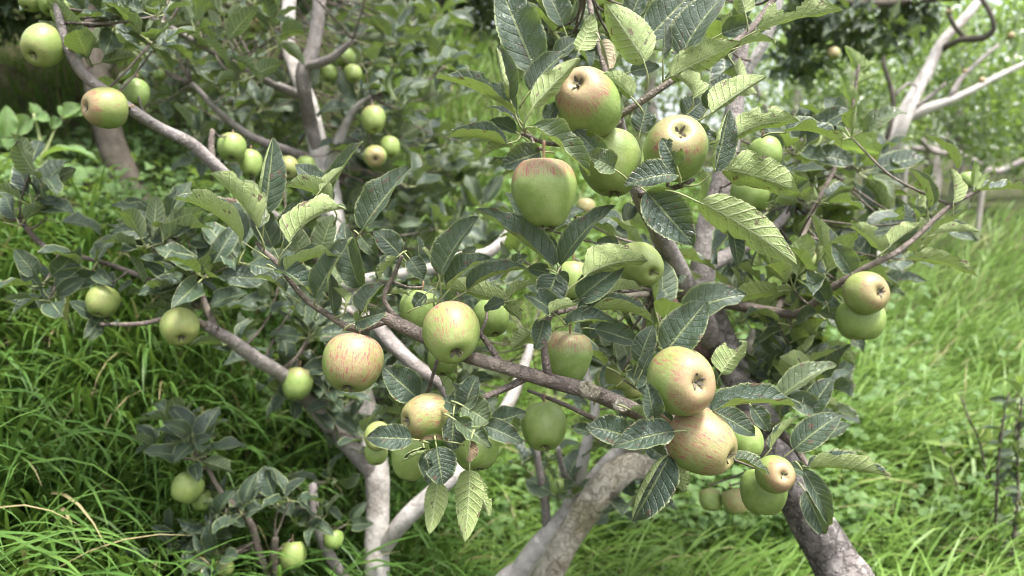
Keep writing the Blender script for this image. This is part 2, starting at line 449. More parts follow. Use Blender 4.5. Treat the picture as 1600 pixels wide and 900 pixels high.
def build_ground():
    # fine patch in the middle, stretched out to the horizon at its rim
    def axis(lo, hi, fine_lo, fine_hi):
        core = np.arange(fine_lo, fine_hi, 0.16)
        a = fine_lo - np.geomspace(0.3, fine_lo - lo, 26)[::-1]; b = fine_hi + np.geomspace(0.3, hi - fine_hi, 26)
        return np.r_[a, core, b]
    X = axis(-200, 200, -13, 13); Y = axis(-150, 300, -3.5, 25)
    XX, YY = np.meshgrid(X, Y)
    Z = height(XX, YY)
    far = np.maximum(0, np.maximum(np.abs(XX) - 13.5, YY - 25.5))
    Z = np.minimum(Z, 9.0)
    nx, ny = len(X), len(Y)
    i = np.arange(nx - 1)[None]; j = np.arange(ny - 1)[:, None]
    F = np.stack([j * nx + i, j * nx + i + 1, (j + 1) * nx + i + 1, (j + 1) * nx + i], -1).reshape(-1, 4)
    o = add_mesh('ground', mesh_np('ground', np.c_[XX.ravel(), YY.ravel(), Z.ravel()], F, [M['soil']]))
    o['kind'] = 'structure'
build_ground()

def ray_ground(px, py, dmin=0.9, dmax=24.0):
    """depth at which the sight line through a picture position meets the ground (nan if never)"""
    px = np.asarray(px, float); py = np.asarray(py, float)
    vx = (px - 800) / FPX; vy = -(py - 450) / FPX
    dx, dy, dz = vx, _c + vy * _s, vy * _c - _s
    res = np.full(px.shape, np.nan)
    prev = np.full(px.shape, dmin)
    for d in np.geomspace(dmin, dmax, 150):
        x, y, z = dx * d, dy * d, 1.5 + dz * d
        hit = (z < height(x, y)) & np.isnan(res)
        res[hit] = (prev[hit] + d) / 2
        prev[:] = d
    return res

def sample_ground(n, x0, y0, x1, y1, dlo=0, dhi=99):
    px = rng.uniform(x0, x1, n); py = rng.uniform(y0, y1, n)
    d = ray_ground(px, py)
    ok = ~np.isnan(d) & (d > dlo) & (d < dhi)
    px, py, d = px[ok], py[ok], d[ok]
    vx = (px - 800) / FPX; vy = -(py - 450) / FPX
    x, y = vx * d, (_c + vy * _s) * d
    return x, y, height(x, y), d, px, py

def blades(x, y, z, L, W, az, lean, droop, seg):
    n = len(x)
    s = np.linspace(0, 1, seg + 1)
    th = lean[:, None] + droop[:, None] * s[None] ** 1.3
    ds = 1.0 / seg
    hx = np.cumsum(np.c_[np.zeros(n), np.sin(th[:, :-1])], 1) * ds * L[:, None]
    hz = np.cumsum(np.c_[np.zeros(n), np.cos(th[:, :-1])], 1) * ds * L[:, None]
    ca, sa = np.cos(az), np.sin(az)
    cx = x[:, None] + hx * ca[:, None]; cy = y[:, None] + hx * sa[:, None]; cz = z[:, None] + hz - 0.01
    w = W[:, None] * np.clip(1.15 * (1 - s[None] ** 2.2), 0.04, 1) * 0.5
    tw = az + np.pi / 2 + rng.normal(0, 0.5, n)
    wx, wy = np.cos(tw)[:, None] * w, np.sin(tw)[:, None] * w
    V = np.stack([np.stack([cx - wx, cy - wy, cz], -1), np.stack([cx + wx, cy + wy, cz + w * 0.3], -1)], 2)   # n, seg+1, 2, 3
    V = V.reshape(-1, 3)
    base = (np.arange(n) * (seg + 1) * 2)[:, None]
    k = (np.arange(seg) * 2)[None]
    b = base + k
    F = np.stack([b, b + 1, b + 3, b + 2], -1).reshape(-1, 4)
    return V, F, np.repeat(rng.random(n), (seg + 1) * 2)

def join_sets(sets):
    V, F, Q = [], [], []; o = 0
    for v, f, q in sets:
        V.append(v); F.append(f + o); Q.append(q); o += len(v)
    return np.vstack(V), np.vstack(F), np.concatenate(Q)

def build_grass():
    def make(n, box, Lr, Wr, azf, leanr, droopr, seg, mask=None, dlo=0, dhi=99):
        x, y, z, d, px, py = sample_ground(n, *box, dlo, dhi)
        if mask is not None:
            k = mask(px, py, d); x, y, z, d, px, py = x[k], y[k], z[k], d[k], px[k], py[k]
        n = len(x)
        clump = 0.5 + 0.5 * np.sin(x * 9.1 + 1.3 * np.sin(y * 7)) * np.sin(y * 8.3 + 1.7)
        L = rng.uniform(*Lr, n) * (0.65 + 0.5 * clump)
        W = rng.uniform(*Wr, n)
        return blades(x, y, z, L, W, azf(px, py, n), rng.uniform(*leanr, n), rng.uniform(*droopr, n), seg)
    # the long grass hanging over the steep bank
    left_az = lambda px, py, n: rng.normal(-1.15, 0.6, n)
    right_az = lambda px, py, n: rng.normal(-0.35, 0.7, n)
    any_az = lambda px, py, n: rng.uniform(0, 6.28, n)
    thin = lambda px, py, d: rng.random(len(px)) < np.clip(1.15 - 0.00035 * np.abs(px - 200), 0.3, 1)
    sets = [make(6600, (-350, 380, 720, 1150), (.20, .52), (.006, .0145), left_az, (.05, .7), (.9, 2.7), 8, thin),
            make(1500, (-350, 380, 760, 1150), (.08, .24), (.003, .007), any_az, (.1, .9), (.3, 1.6), 5),
            make(9000, (-350, -250, 800, 420), (.12, .34), (.004, .009), left_az, (.1, .7), (.6, 1.9), 5, lambda px, py, d: (d > 3.4) | (rng.random(len(px)) < 0.25))]
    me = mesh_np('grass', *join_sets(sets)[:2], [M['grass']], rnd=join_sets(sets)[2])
    o = add_mesh('grass', me); o['kind'] = 'stuff'
    o['label'] = 'long dark green grass hanging over the steep bank'; o['category'] = 'grass'
    sets = [make(12000, (680, 330, 2000, 1150), (.14, .46), (.003, .0115), right_az, (.15, .8), (.8, 2.3), 6),
            make(13000, (980, 280, 2000, 760), (.18, .42), (.004, .010), right_az, (.1, .7), (.6, 2.1), 5),
            make(9000, (560, 380, 1300, 1150), (.08, .25), (.003, .007), any_az, (.1, .9), (.3, 1.6), 5),
            make(6000, (600, 60, 1100, 420), (.15, .4), (.005, .011), any_az, (.1, .6), (.4, 1.5), 4)]
    J = join_sets(sets)
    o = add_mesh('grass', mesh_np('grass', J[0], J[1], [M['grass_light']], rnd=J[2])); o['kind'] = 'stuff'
    o['label'] = 'bright green meadow grass arching over on the open slope'; o['category'] = 'grass'
build_grass()

# ------------------------------------------------------------------ leaves
def leaf_np(L, W, rows, half, fold, cup, arch, wave=0.0, twist=0.0, seed=0, petiole=0.0, serr=0.0, bites=0, curl=(0, 0), shape=0.75):
    """blade along +Y, upper side +Z. fold / cup / arch in degrees. returns verts, faces, uv, matidx"""
    r = np.random.default_rng(seed)
    v = np.linspace(0, 1, rows + 1)
    wv = np.sin(np.pi * np.clip(v, 0, 1) ** shape) ** 0.70 * (1 - 0.10 * v)
    wv[0] = 0.06; wv[-1] = 0.015
    ps = R(arch) * (v - 0.5)
    dy = np.cos(ps); dz = -np.sin(ps)
    my = np.r_[0, np.cumsum((dy[:-1] + dy[1:]) / 2)] / rows; mz = np.r_[0, np.cumsum((dz[:-1] + dz[1:]) / 2)] / rows
    k = L / math.hypot(my[-1], mz[-1]); my *= k; mz *= k
    a = math.atan2(mz[-1], my[-1]); my, mz = my * math.cos(a) + mz * math.sin(a), -my * math.sin(a) + mz * math.cos(a)
    V = []; UV = []
    cols = 2 * half + 1
    ph = r.uniform(0, 6.28, 4)
    for i in range(rows + 1):
        hw = W / 2 * wv[i]
        if serr and 0 < i < rows:
            hw *= 1 + (serr if i % 2 else -serr)
        tw = R(twist) * (v[i] - 0.5)
        up = np.array([0, -math.sin(-ps[i]), math.cos(ps[i])])
        for c in range(-half, half + 1):
            sgn = -1 if c < 0 else 1
            s = abs(c) / half
            cr = curl[0] if c < 0 else curl[1]
            # integrate the half cross-section
            m = 5; xx = zz = 0.0
            for q in range(m):
                t_ = (q + 0.5) / m * s
                ang = R(fold) + R(cup) * t_ + R(cr) * max(0, t_ - 0.45) ** 1.0 * 2.2
                xx += math.cos(ang) * s / m; zz += math.sin(ang) * s / m
            xx *= sgn * hw; zz *= hw
            zz += wave * W * s * s * (math.sin(v[i] * 13 + ph[0] + (1.9 if c < 0 else 0)) * 0.6 + math.sin(v[i] * 23 + ph[1] + c) * 0.4)
            x_, z_ = xx * math.cos(tw) - zz * math.sin(tw), xx * math.sin(tw) + zz * math.cos(tw)
            V.append((x_, my[i] + z_ * up[1], mz[i] + z_ * up[2])); UV.append((0.5 + 0.5 * c / half, v[i]))
    F = []; MI = []
    holes = []
    for b in range(bites):
        sd = r.choice([-1, 1])
        holes.append((0.5 + sd * r.uniform(0.3, 0.55), r.uniform(0.35, 0.95), r.uniform(0.06, 0.15)))
    for i in range(rows):
        for c in range(cols - 1):
            u0, v0 = (c + 0.5) / (cols - 1), (i + 0.5) / rows
            if any(((u0 - hu) * 0.6) ** 2 + (v0 - hv) ** 2 < hr * hr for hu, hv, hr in holes):
                continue
            a0 = i * cols + c
            F.append((a0, a0 + 1, a0 + cols + 1, a0 + cols)); MI.append(0)
    if petiole:
        n0 = len(V); pr = max(0.02 * W, 0.0009) if L < 0.5 else 0.02
        for q in range(3):
            yy = -petiole * (1 - q / 2) + (0.02 * L if q == 2 else 0); zz = -petiole * 0.12 * (1 - q / 2) ** 2
            for g in range(3):
                V.append((pr * math.cos(g * 2.094), yy, zz + pr * math.sin(g * 2.094) - pr)); UV.append((0.5, 0.0))
        for q in range(2):
            for g in range(3):
                F.append((n0 + q * 3 + g, n0 + q * 3 + (g + 1) % 3, n0 + q * 3 + 3 + (g + 1) % 3, n0 + q * 3 + 3 + g)); MI.append(1)
    return np.array(V), F, np.array(UV), MI

VARIANT_SPEC = []
for i in range(12):
    VARIANT_SPEC.append(leaf_np(1.0, random.uniform(0.56, 0.74), 6, 2, random.uniform(8, 34), random.uniform(0, 35), random.uniform(10, 75),
                                random.uniform(0.05, 0.16), random.uniform(-60, 60), i, petiole=0.32, shape=random.uniform(.7, .9)))
_var_cache = {}
def variant_mesh(i, mat):
    if (i, mat) not in _var_cache:
        V, F, UV, MI = VARIANT_SPEC[i]
        _var_cache[(i, mat)] = mesh_np('leaf', V, F, [M[mat], M['petiole']], uv=UV, matidx=MI)
    return _var_cache[(i, mat)]

def frame_matrix(base, axis, normal, scale=1.0):
    y = Vector(axis).normalized(); z = Vector(normal); z = (z - y * z.dot(y)).normalized(); x = y.cross(z)
    m = Matrix((x, y, z)).transposed().to_4x4()
    return Matrix.Translation(base) @ m @ Matrix.Diagonal((scale, scale, scale, 1))

# ------------------------------------------------------------------ trees
class Tree:
    CAP = 296
    def __init__(self, label, base, name='apple_tree', group='apple trees in the orchard', mat='leaf_mid'):
        self.root = empty(name, base, label, 'tree', group)
        self.paths = []; self.nleaf = 0; self.stuff = []; self.mat = mat; self.seed = 0
    def branch(self, name, pts, mat, sides=10, lump=0.08, register=True, step=0.012):
        """pts rows: picture x, y, depth, width in picture pixels"""
        w = [(*P(p[0], p[1], p[2]), p[3] * .88 / FPX * p[2] / 2) for p in pts]
        return self.branch_w(name, w, mat, sides, lump, register, step)
    def branch_w(self, name, w, mat, sides=10, lump=0.08, register=True, step=0.012):
        path = catmull(w, step)
        self.seed += 1
        V, F = tube_np(path, sides, lump, self.seed)
        if register:
            self.paths.append(path)
        return add_mesh(name, mesh_np(name, V, F, [M[mat]]), self.root)
    def nearest(self, p):
        best = None
        for path in self.paths:
            d = np.linalg.norm(path[:, :3] - np.array(p), axis=1); i = int(d.argmin())
            if best is None or d[i] < best[0]:
                best = (d[i], path[i])
        return best
    def twig_to(self, p, maxd=0.4, r0=0.0016, mat='bark_young'):
        nb = self.nearest(p)
        if nb is None or nb[0] > maxd or nb[0] < 0.006:
            return
        q = nb[1]; pv = np.array(p)
        midp = (q[:3] + pv) / 2 + np.array([random.uniform(-.08, .08), random.uniform(-.08, .08), -0.06]) * nb[0]
        r1 = min(q[3] * 0.7, r0 * 1.5)
        self.branch_w('twig', [(*q[:3], r1), (*midp, (r0 + r1) / 2), (*pv, r0)], mat, 6, 0.12, register=False, step=0.02)
    def leaf(self, mtx, mat=None):
        mat = mat or self.mat
        i = random.randrange(len(VARIANT_SPEC))
        if self.nleaf < self.CAP:
            add_mesh('leaf', variant_mesh(i, mat), self.root, mtx)
            self.nleaf += 1
        else:
            self.stuff.append((i, mtx, mat))
    def rosette(self, hub, size, n, mat=None, up=None, twig=True, maxd=0.4):
        hub = Vector(hub)
        if twig:
            self.twig_to(hub, maxd)
        ax = Vector((random.gauss(0, .45), random.gauss(-.15, .45), 1)) if up is None else Vector(up)
        ax.normalize()
        t1 = ax.orthogonal().normalized(); t2 = ax.cross(t1)
        a0 = random.uniform(0, 6.28)
        for k in range(n):
            az = a0 + k * 2.4 + random.uniform(-.3, .3)
            el = R(random.uniform(-15, 55))
            out = (t1 * math.cos(az) + t2 * math.sin(az))
            a = out * math.cos(el) + ax * math.sin(el)
            nm = ax * math.cos(el) - out * math.sin(el) + Vector((random.gauss(0, .5), random.gauss(-.1, .5), random.gauss(0.05, .4)))
            sz = size * random.uniform(.65, 1.15)
            self.leaf(frame_matrix(hub + a * sz * 0.3, a, nm, sz), mat)
    def scatter(self, n, box, dr, size, nl=(4, 7), mat=None, twig=True, maxd=0.4, ell=True):
        x0, y0, x1, y1 = box
        for _ in range(n):
            while True:
                a, b = random.uniform(-1, 1), random.uniform(-1, 1)
                if not ell or a * a + b * b < 1:
                    break
            h = P((x0 + x1) / 2 + a * (x1 - x0) / 2, (y0 + y1) / 2 + b * (y1 - y0) / 2, random.uniform(*dr))
            self.rosette(h, random.uniform(*size), random.randint(*nl), mat, None, twig, maxd)
    def flush(self):
        if not self.stuff:
            return
        mats = sorted({s[2] for s in self.stuff})
        V, F, UV, Q, MI = [], [], [], [], []; o = 0
        for i, m, mat in self.stuff:
            v, f, uv, mi = VARIANT_SPEC[i]
            mm = np.array(m)
            V.append(v @ mm[:3, :3].T + mm[:3, 3]); F += [tuple(q + o for q in g) for g in f]; UV.append(uv)
            Q.append(np.full(len(v), random.random())); k = mats.index(mat); MI += [k if g == 0 else len(mats) for g in mi]; o += len(v)
        ob = add_mesh('foliage', mesh_np('foliage', np.vstack(V), F, [M[x] for x in mats] + [M['petiole']], uv=np.vstack(UV), rnd=np.concatenate(Q), matidx=MI), self.root)
        ob['kind'] = 'stuff'

_hero = 0
def H(tree, bx, by, tx, ty, w, roll=10, fold=18, cup=15, arch=25, d=0.84, dd=0.0, pet=None, mat='leaf', bites=0, wave=0.04, twist=0, curl=(0, 0), pd=None):
    """one leaf by base and tip in the picture, its width, and the roll of its upper side:
       0 faces the viewer, +90 faces up (right for an upright leaf), 180 shows the underside"""
    global _hero
    _hero += 1
    pb = P(bx, by, d); pt = P(tx, ty, d + dd)
    a = (pt - pb); L = a.length; a.normalize()
    n0 = (CAM_LOC - pb).normalized(); n0 = (n0 - a * n0.dot(a)).normalized()
    s = n0.cross(a)
    ix, iy = tx - bx, -(ty - by)
    il = math.hypot(ix, iy)
    sx, sy = -iy / il, ix / il                      # left of travel, in the picture
    if (abs(iy) / il < 0.93 and sy < 0) or (abs(iy) / il >= 0.93 and sx < 0):
        s = -s
    n = n0 * math.cos(R(roll)) + s * math.sin(R(roll))
    W = w / FPX * d
    rr_ = random.Random(_hero * 31)
    W *= 1.06
    if bites == 0 and rr_.random() < .3:
        bites = 1
    V, F, UV, MI = leaf_np(L, W, 30, 5, fold + rr_.uniform(-2, 12), cup + rr_.uniform(-4, 20), arch + rr_.uniform(-12, 38), wave * rr_.uniform(1.0, 2.6), twist + rr_.uniform(-14, 14), _hero, serr=0.02, bites=bites, curl=curl)
    mtx = frame_matrix(pb, a, n)
    if pet is None:
        back = -a * 0.016 + Vector((0, 0.006, -0.006))
        pp = pb + back
    else:
        pp = P(pet[0], pet[1], (pd if pd else d + 0.012))
    inv = mtx.inverted()
    q0 = np.array(inv @ pp); 
    ln = np.linalg.norm(q0)
    q1 = np.array((0, -ln * 0.45, -ln * 0.02)); q2 = np.array((0, L * 0.04, 0.0))
    pw = 0.00095
    path = catmull([(*q0, pw * 1.35), (*(q0 * 0.45 + q1 * 0.45), pw * 1.1), (*q2, pw * 0.8)], 0.008)
    v2, f2 = tube_np(path, 6, 0.03, _hero)
    o = len(V)
    me = mesh_np('leaf', np.vstack([V, v2]), list(F) + [tuple(i + o for i in f) for f in f2], [M[mat], M['petiole']],
                 uv=np.vstack([UV, np.full((len(v2), 2), 0.5)]), matidx=MI + [1] * len(f2))
    add_mesh('leaf', me, tree.root, mtx)
    tree.nleaf += 1

def ground_at(p):
    return Vector((p.x, p.y, float(height(p.x, p.y))))

# ---- main tree: dark trunk at lower right, the fruiting branches close to the viewer
A = Tree('nearest apple tree, dark rough trunk leaning in from lower right, largest apples', P(1420, 1150, 1.5), mat='leaf')
tb = P(1420, 1150, 1.5); g0 = ground_at(tb)
def wpt(px, py, d, w): return (*P(px, py, d), w * .88 / FPX * d / 2)
A.branch_w('trunk', [(g0.x + .02, g0.y, g0.z - .15, .075), wpt(1345, 960, 1.42, 92), wpt(1305, 880, 1.42, 82), wpt(1262, 805, 1.42, 74), wpt(1218, 715, 1.42, 62),
    wpt(1180, 640, 1.42, 56), wpt(1142, 570, 1.42, 54), wpt(1112, 500, 1.42, 56), wpt(1096, 450, 1.42, 50)], 'bark_rough', 16, 0.12)
A.branch('limb', [(1096, 470, 1.42, 50), (1098, 425, 1.42, 44), (1108, 350, 1.42, 42), (1124, 300, 1.42, 40), (1137, 240, 1.42, 36), (1150, 150, 1.42, 31), (1158, 60, 1.42, 27), (1165, -60, 1.42, 23), (1210, -220, 1.45, 19), (1300, -420, 1.55, 12)], 'bark_grey', 14)
A.branch('branch', [(1150, 150, 1.42, 20), (1172, 105, 1.4, 19), (1200, 55, 1.38, 17), (1225, -20, 1.36, 14)], 'bark_pale', 10)
A.branch('limb', [(1112, 530, 1.42, 46), (1088, 485, 1.36, 45), (1064, 435, 1.27, 43), (1046, 398, 1.17, 38), (1022, 348, 1.02, 31), (1000, 310, .93, 26), (986, 265, .92, 20), (975, 215, .9, 16), (967, 178, .88, 13)], 'bark_grey', 14)
A.branch('branch', [(1112, 565, 1.48, 44), (1062, 505, 1.55, 40), (1025, 450, 1.6, 34), (985, 400, 1.7, 26), (930, 330, 1.8, 16)], 'bark_red', 10)
A.branch('branch', [(967, 182, .88, 13), (1000, 160, .87, 13), (1042, 131, .87, 13), (1088, 100, .89, 12), (1140, 72, .92, 12), (1180, 38, .94, 12), (1225, -25, .97, 12)], 'bark_young', 9)
A.branch('branch', [(975, 215, .9, 14), (955, 150, .95, 12), (938, 80, .98, 11), (926, 30, .99, 10), (915, -30, 1.0, 10)], 'bark_young', 9)
A.branch('twig', [(970, 190, .88, 10), (905, 222, .86, 9), (855, 224, .82, 8), (816, 208, .79, 9)], 'bark_young', 8)
A.branch('twig', [(1000, 305, .92, 11), (1035, 297, .86, 10), (1065, 290, .81, 9), (1085, 280, .80, 7)], 'bark_young', 8)
A.branch('branch', [(1096, 466, 1.42, 26), (1150, 476, 1.36, 21), (1200, 486, 1.3, 18), (1250, 488, 1.25, 15), (1300, 450, 1.2, 14), (1350, 420, 1.17, 12), (1400, 395, 1.15, 11), (1440, 362, 1.15, 10), (1472, 332, 1.15, 9), (1500, 312, 1.15, 8), (1530, 298, 1.15, 7)], 'bark_young', 9)
A.branch('branch', [(1215, 486, 1.32, 12), (1240, 410, 1.4, 10), (1270, 330, 1.5, 9), (1310, 250, 1.55, 7), (1330, 180, 1.55, 6), (1342, 100, 1.55, 5)], 'bark_young', 8)
A.branch('branch', [(1100, 418, 1.42, 30), (1150, 392, 1.5, 24), (1200, 365, 1.6, 19), (1240, 318, 1.7, 15), (1262, 250, 1.75, 11)], 'bark_grey', 9)
A.branch('branch', [(1190, 655, 1.42, 40), (1120, 668, 1.2, 38), (1055, 662, 1.0, 35), (1010, 650, .91, 29), (975, 634, .87, 29), (922, 612, .85, 29), (860, 595, .84, 27), (800, 577, .83, 25), (740, 560, .84, 24), (700, 545, .86, 24), (650, 520, .87, 25), (612, 501, .88, 24), (594, 494, .88, 21)], 'bark_young', 14, 0.07)
A.branch('twig', [(606, 500, .88, 14), (572, 512, .875, 13), (545, 512, .87, 13), (510, 490, .87, 12), (480, 470, .87, 11), (452, 437, .87, 10), (434, 412, .86, 10), (412, 392, .86, 9), (400, 378, .86, 7)], 'bark_young', 8)
A.branch('twig', [(830, 586, .84, 15), (792, 606, .84, 13), (757, 620, .83, 12), (728, 636, .83, 10)], 'bark_young', 8)
A.branch('twig', [(858, 595, .84, 18), (851, 555, .83, 14), (850, 525, .83, 12), (858, 495, .83, 11), (872, 478, .83, 9)], 'bark_young', 8)
A.branch('twig', [(785, 573, .84, 13), (768, 545, .85, 11), (750, 520, .86, 9)], 'bark_young', 8)
A.branch('twig', [(690, 540, .88, 12), (684, 505, .87, 10), (680, 483, .86, 9)], 'bark_young', 8)
A.branch('twig', [(640, 515, .88, 11), (600, 470, .88, 9), (618, 425, .88, 8), (628, 400, .87, 7)], 'bark_young', 8)
A.branch('twig', [(1012, 668, .93, 13), (970, 668, .92, 11), (930, 655, .92, 10), (900, 640, .92, 9), (865, 625, .92, 8), (825, 610, .92, 6)], 'bark_young', 8)
A.branch('twig', [(872, 478, .83, 9), (872, 440, .84, 9), (874, 418, .84, 8)], 'bark_young', 8)
A.branch('twig', [(860, 492, .83, 9), (905, 480, .85, 9), (950, 468, .9, 10), (985, 462, 1.0, 11), (1030, 455, 1.2, 12), (1052, 430, 1.25, 14)], 'bark_young', 8)
A.branch('twig', [(1050, 665, 1.0, 14), (1090, 655, .92, 11), (1112, 642, .83, 8)], 'bark_young', 8)
A.branch('branch', [(1195, 660, 1.42, 22), (1235, 690, 1.3, 16), (1262, 728, 1.15, 10)], 'bark_young', 8)
A.branch('branch', [(1205, 690, 1.42, 20), (1180, 700, 1.25, 14), (1150, 720, 1.15, 9)], 'bark_young', 8)

def pruning_knot(tree, px, py, d, size, twist):
    c = P(px, py, d); n = (CAM_LOC - c).normalized() + Vector((0.2, 0, 0.25)); n.normalize()
    m = frame_matrix(c, n.orthogonal(), n, size)
    prof = [(1.25, -.5), (1.15, 0.05), (1.0, .28), (.86, .18), (.8, .30), (.66, .18), (.6, .26), (.45, .10), (.3, .02), (.12, .10), (0.01, .06)]
    V, F = [], []; S = 20
    for k, (r, z) in enumerate(prof):
        for j in range(S):
            a = j / S * 6.2832 + k * .12 * twist
            w = 1 + .10 * math.sin(2 * a + 1) + .04 * math.sin(5 * a + k)
            V.append((r * w * math.cos(a) * 1.2, r * w * math.sin(a), z + .05 * math.sin(3 * a + k)))
    for k in range(len(prof) - 1):
        for j in range(S):
            F.append((k * S + j, k * S + (j + 1) % S, (k + 1) * S + (j + 1) % S, (k + 1) * S + j))
    add_mesh('pruning_knot', mesh_np('pruning_knot', V, F, [M['bark_moss']]), tree.root, m)
pruning_knot(A, 921, 609, .838, .0085, 1)
pruning_knot(A, 969, 633, .852, .0065, -1)
pruning_knot(A, 1302, 872, 1.39, .008, 1)

# ---- the leaves one can tell apart on the nearest branches
h = lambda *a, **k: H(A, *a, **k)
# rosette at the end of the left spur
h(378, 377, 271, 311, 80, 80, 40, 28, 25, pet=(420, 405))
h(403, 357, 328, 271, 80, 80, 42, 28, 20, pet=(412, 393), d=.83)
h(414, 332, 427, 215, 58, 8, 12, 25, 15, pet=(409, 388), d=.85, curl=(80, 0))
h(426, 386, 386, 312, 46, 15, 15, 10, 20, d=.87)
h(452, 380, 541, 327, 74, 128, 32, 50, 35, pet=(437, 416), d=.81)
h(518, 318, 446, 292, 60, 86, 46, 26, 25, pet=(522, 350), d=.83)
h(500, 298, 538, 261, 26, 160, 25, 40, 20, d=.82)
h(517, 305, 567, 222, 46, 32, 40, 20, 20, d=.85)
h(508, 300, 462, 257, 42, 20, 15, 15, 30, d=.86)
h(566, 358, 643, 261, 70, 34, 34, 20, 15, pet=(556, 380), d=.84)
h(442, 378, 472, 308, 44, 10, 18, 10, 20, d=.89)
h(492, 466, 552, 372, 66, 25, 32, 25, 30, pet=(494, 478), d=.84, twist=30)
h(448, 428, 534, 402, 46, 78, 45, 20, 25, d=.83)
h(562, 448, 538, 348, 56, -14, 26, 15, 40, pet=(576, 500), d=.86)
h(521, 490, 514, 424, 30, 30, 25, 20, 20, pet=(518, 492), d=.87)
h(432, 420, 488, 463, 54, 35, 30, 30, 40, d=.83, twist=30)
h(446, 457, 396, 433, 30, 60, 25, 20, 30, d=.85)
h(567, 488, 600, 445, 54, 38, 26, 30, 30, d=.84)
h(542, 473, 520, 449, 26, 150, 30, 30, 30, pet=(522, 497), d=.85)
h(556, 503, 602, 488, 38, 5, 20, 10, 45, d=.84)
h(564, 370, 588, 402, 34, 10, 20, 10, 30, d=.88)
h(585, 500, 560, 520, 24, 40, 20, 10, 45, d=.86)
h(470, 400, 450, 345, 40, 20, 20, 15, 20, d=.90)
h(500, 395, 520, 335, 46, -10, 22, 15, 30, d=.90)
# middle cluster above the striped apple
h(625, 398, 584, 358, 40, 15, 15, 10, 20, d=.87)
h(640, 404, 662, 437, 34, 15, 15, 15, 30, d=.86)
h(620, 402, 590, 440, 32, 70, 45, 20, 20, d=.85)
h(655, 400, 651, 367, 20, 40, 30, 20, 20, d=.87)
h(686, 428, 659, 388, 28, 115, 35, 20, 20, pet=(680, 480), d=.86)
h(688, 430, 748, 339, 66, 30, 28, 18, 15, pet=(679, 482), d=.83)
h(703, 450, 767, 404, 56, 48, 34, 20, 25, pet=(681, 486), d=.83)
h(726, 404, 744, 387, 22, 20, 15, 10, 20, d=.88)
h(730, 454, 824, 420, 54, 55, 26, 15, 30, pet=(684, 490), d=.85)
h(795, 473, 667, 444, 46, 142, 18, 30, 30, d=.87, mat='leaf', bites=1)
h(794, 465, 834, 444, 28, 135, 25, 20, 30, d=.86)
h(864, 416, 741, 328, 74, 48, 34, 12, 25, pet=(872, 428), d=.83)
h(664, 460, 646, 480, 26, 10, 20, 10, 30, d=.84)
h(788, 472, 757, 486, 26, 30, 20, 10, 30, d=.85)
h(788, 478, 814, 500, 28, 140, 20, 20, 30, d=.86)
h(658, 478, 692, 472, 15, 130, 25, 20, 20, d=.835)
h(800, 415, 824, 398, 26, 20, 20, 10, 20, d=.9)
h(610, 460, 640, 462, 20, 120, 25, 20, 30, d=.88)
h(870, 412, 843, 361, 34, 12, 12, 12, 20, d=.86)
h(876, 414, 962, 322, 50, 34, 28, 15, 25, pet=(873, 425), d=.84)
h(912, 432, 1012, 407, 70, 148, 14, 35, 40, pet=(882, 472), d=.80, dd=-.01, bites=1)
h(905, 466, 974, 414, 58, 8, 12, 12, 20, pet=(884, 476), d=.825)
h(858, 427, 824, 419, 28, 10, 15, 10, 30, d=.85)
h(869, 430, 850, 478, 56, -5, 14, 12, 20, d=.82)
h(864, 488, 819, 461, 50, 25, 18, 15, 40, d=.81)
h(858, 492, 903, 477, 34, 108, 40, 20, 30, d=.80)
h(872, 428, 888, 442, 24, 10, 15, 10, 20, d=.82)
h(922, 488, 1021, 505, 56, 68, 42, 15, 20, pet=(880, 500), d=.82)
h(884, 508, 960, 507, 44, 42, 18, 20, 35, pet=(868, 515), d=.82)
h(905, 485, 936, 464, 24, 20, 20, 20, 40, d=.82)
h(850, 500, 836, 546, 42, 5, 15, 15, 20, d=.81, bites=2)
h(955, 456, 1005, 454, 34, 125, 20, 20, 20, d=.88)
h(966, 382, 930, 380, 26, 20, 15, 15, 30, d=.92)
h(930, 514, 999, 536, 48, 20, 15, 12, 30, d=.92)
h(998, 566, 1021, 508, 40, 8, 14, 12, 20, d=.92)
h(1040, 550, 1104, 471, 76, 5, 12, 14, 18, pet=(1030, 570), d=.79)
h(1004, 578, 1020, 547, 24, 15, 18, 14, 20, d=.88)
h(958, 372, 920, 350, 30, 120, 20, 20, 20, d=.93)
h(830, 520, 800, 545, 34, 160, 20, 20, 30, d=.9)
h(945, 470, 905, 448, 30, 20, 18, 12, 25, d=.9)
# top cluster
h(838, 114, 778, -28, 84, 8, 12, 8, 12, pet=(846, 140), d=.80)
h(806, 180, 681, 122, 62, 58, 40, 15, 25, pet=(818, 205), d=.79, bites=1)
h(797, 156, 777, 72, 52, 14, 20, 30, 40, pet=(816, 203), d=.78, curl=(120, 0))
h(832, 167, 906, 91, 46, 158, 16, 20, 15, pet=(818, 206), d=.75)
h(828, 142, 884, 82, 50, 35, 20, 20, 25, d=.79)
h(806, 206, 766, 189, 32, 25, 20, 15, 30, d=.81)
h(812, 196, 758, 170, 30, 66, 20, 12, 20, d=.81)
h(855, 190, 872, 160, 30, 20, 25, 15, 30, d=.80)
h(791, 226, 697, 214, 56, 64, 42, 22, 30, pet=(814, 210), d=.79)
h(802, 230, 749, 251, 34, 100, 35, 15, 20, d=.80)
h(844, 238, 783, 260, 50, 8, 12, 10, 20, d=.79)
h(797, 260, 762, 257, 26, 70, 30, 15, 20, d=.81)
h(812, 262, 785, 275, 18, 130, 25, 15, 20, d=.81)
h(833, 197, 921, 274, 64, 42, 28, 15, 18, pet=(820, 208), d=.75)
h(942, 247, 898, 203, 44, 5, 15, 20, 30, d=.79, bites=1)
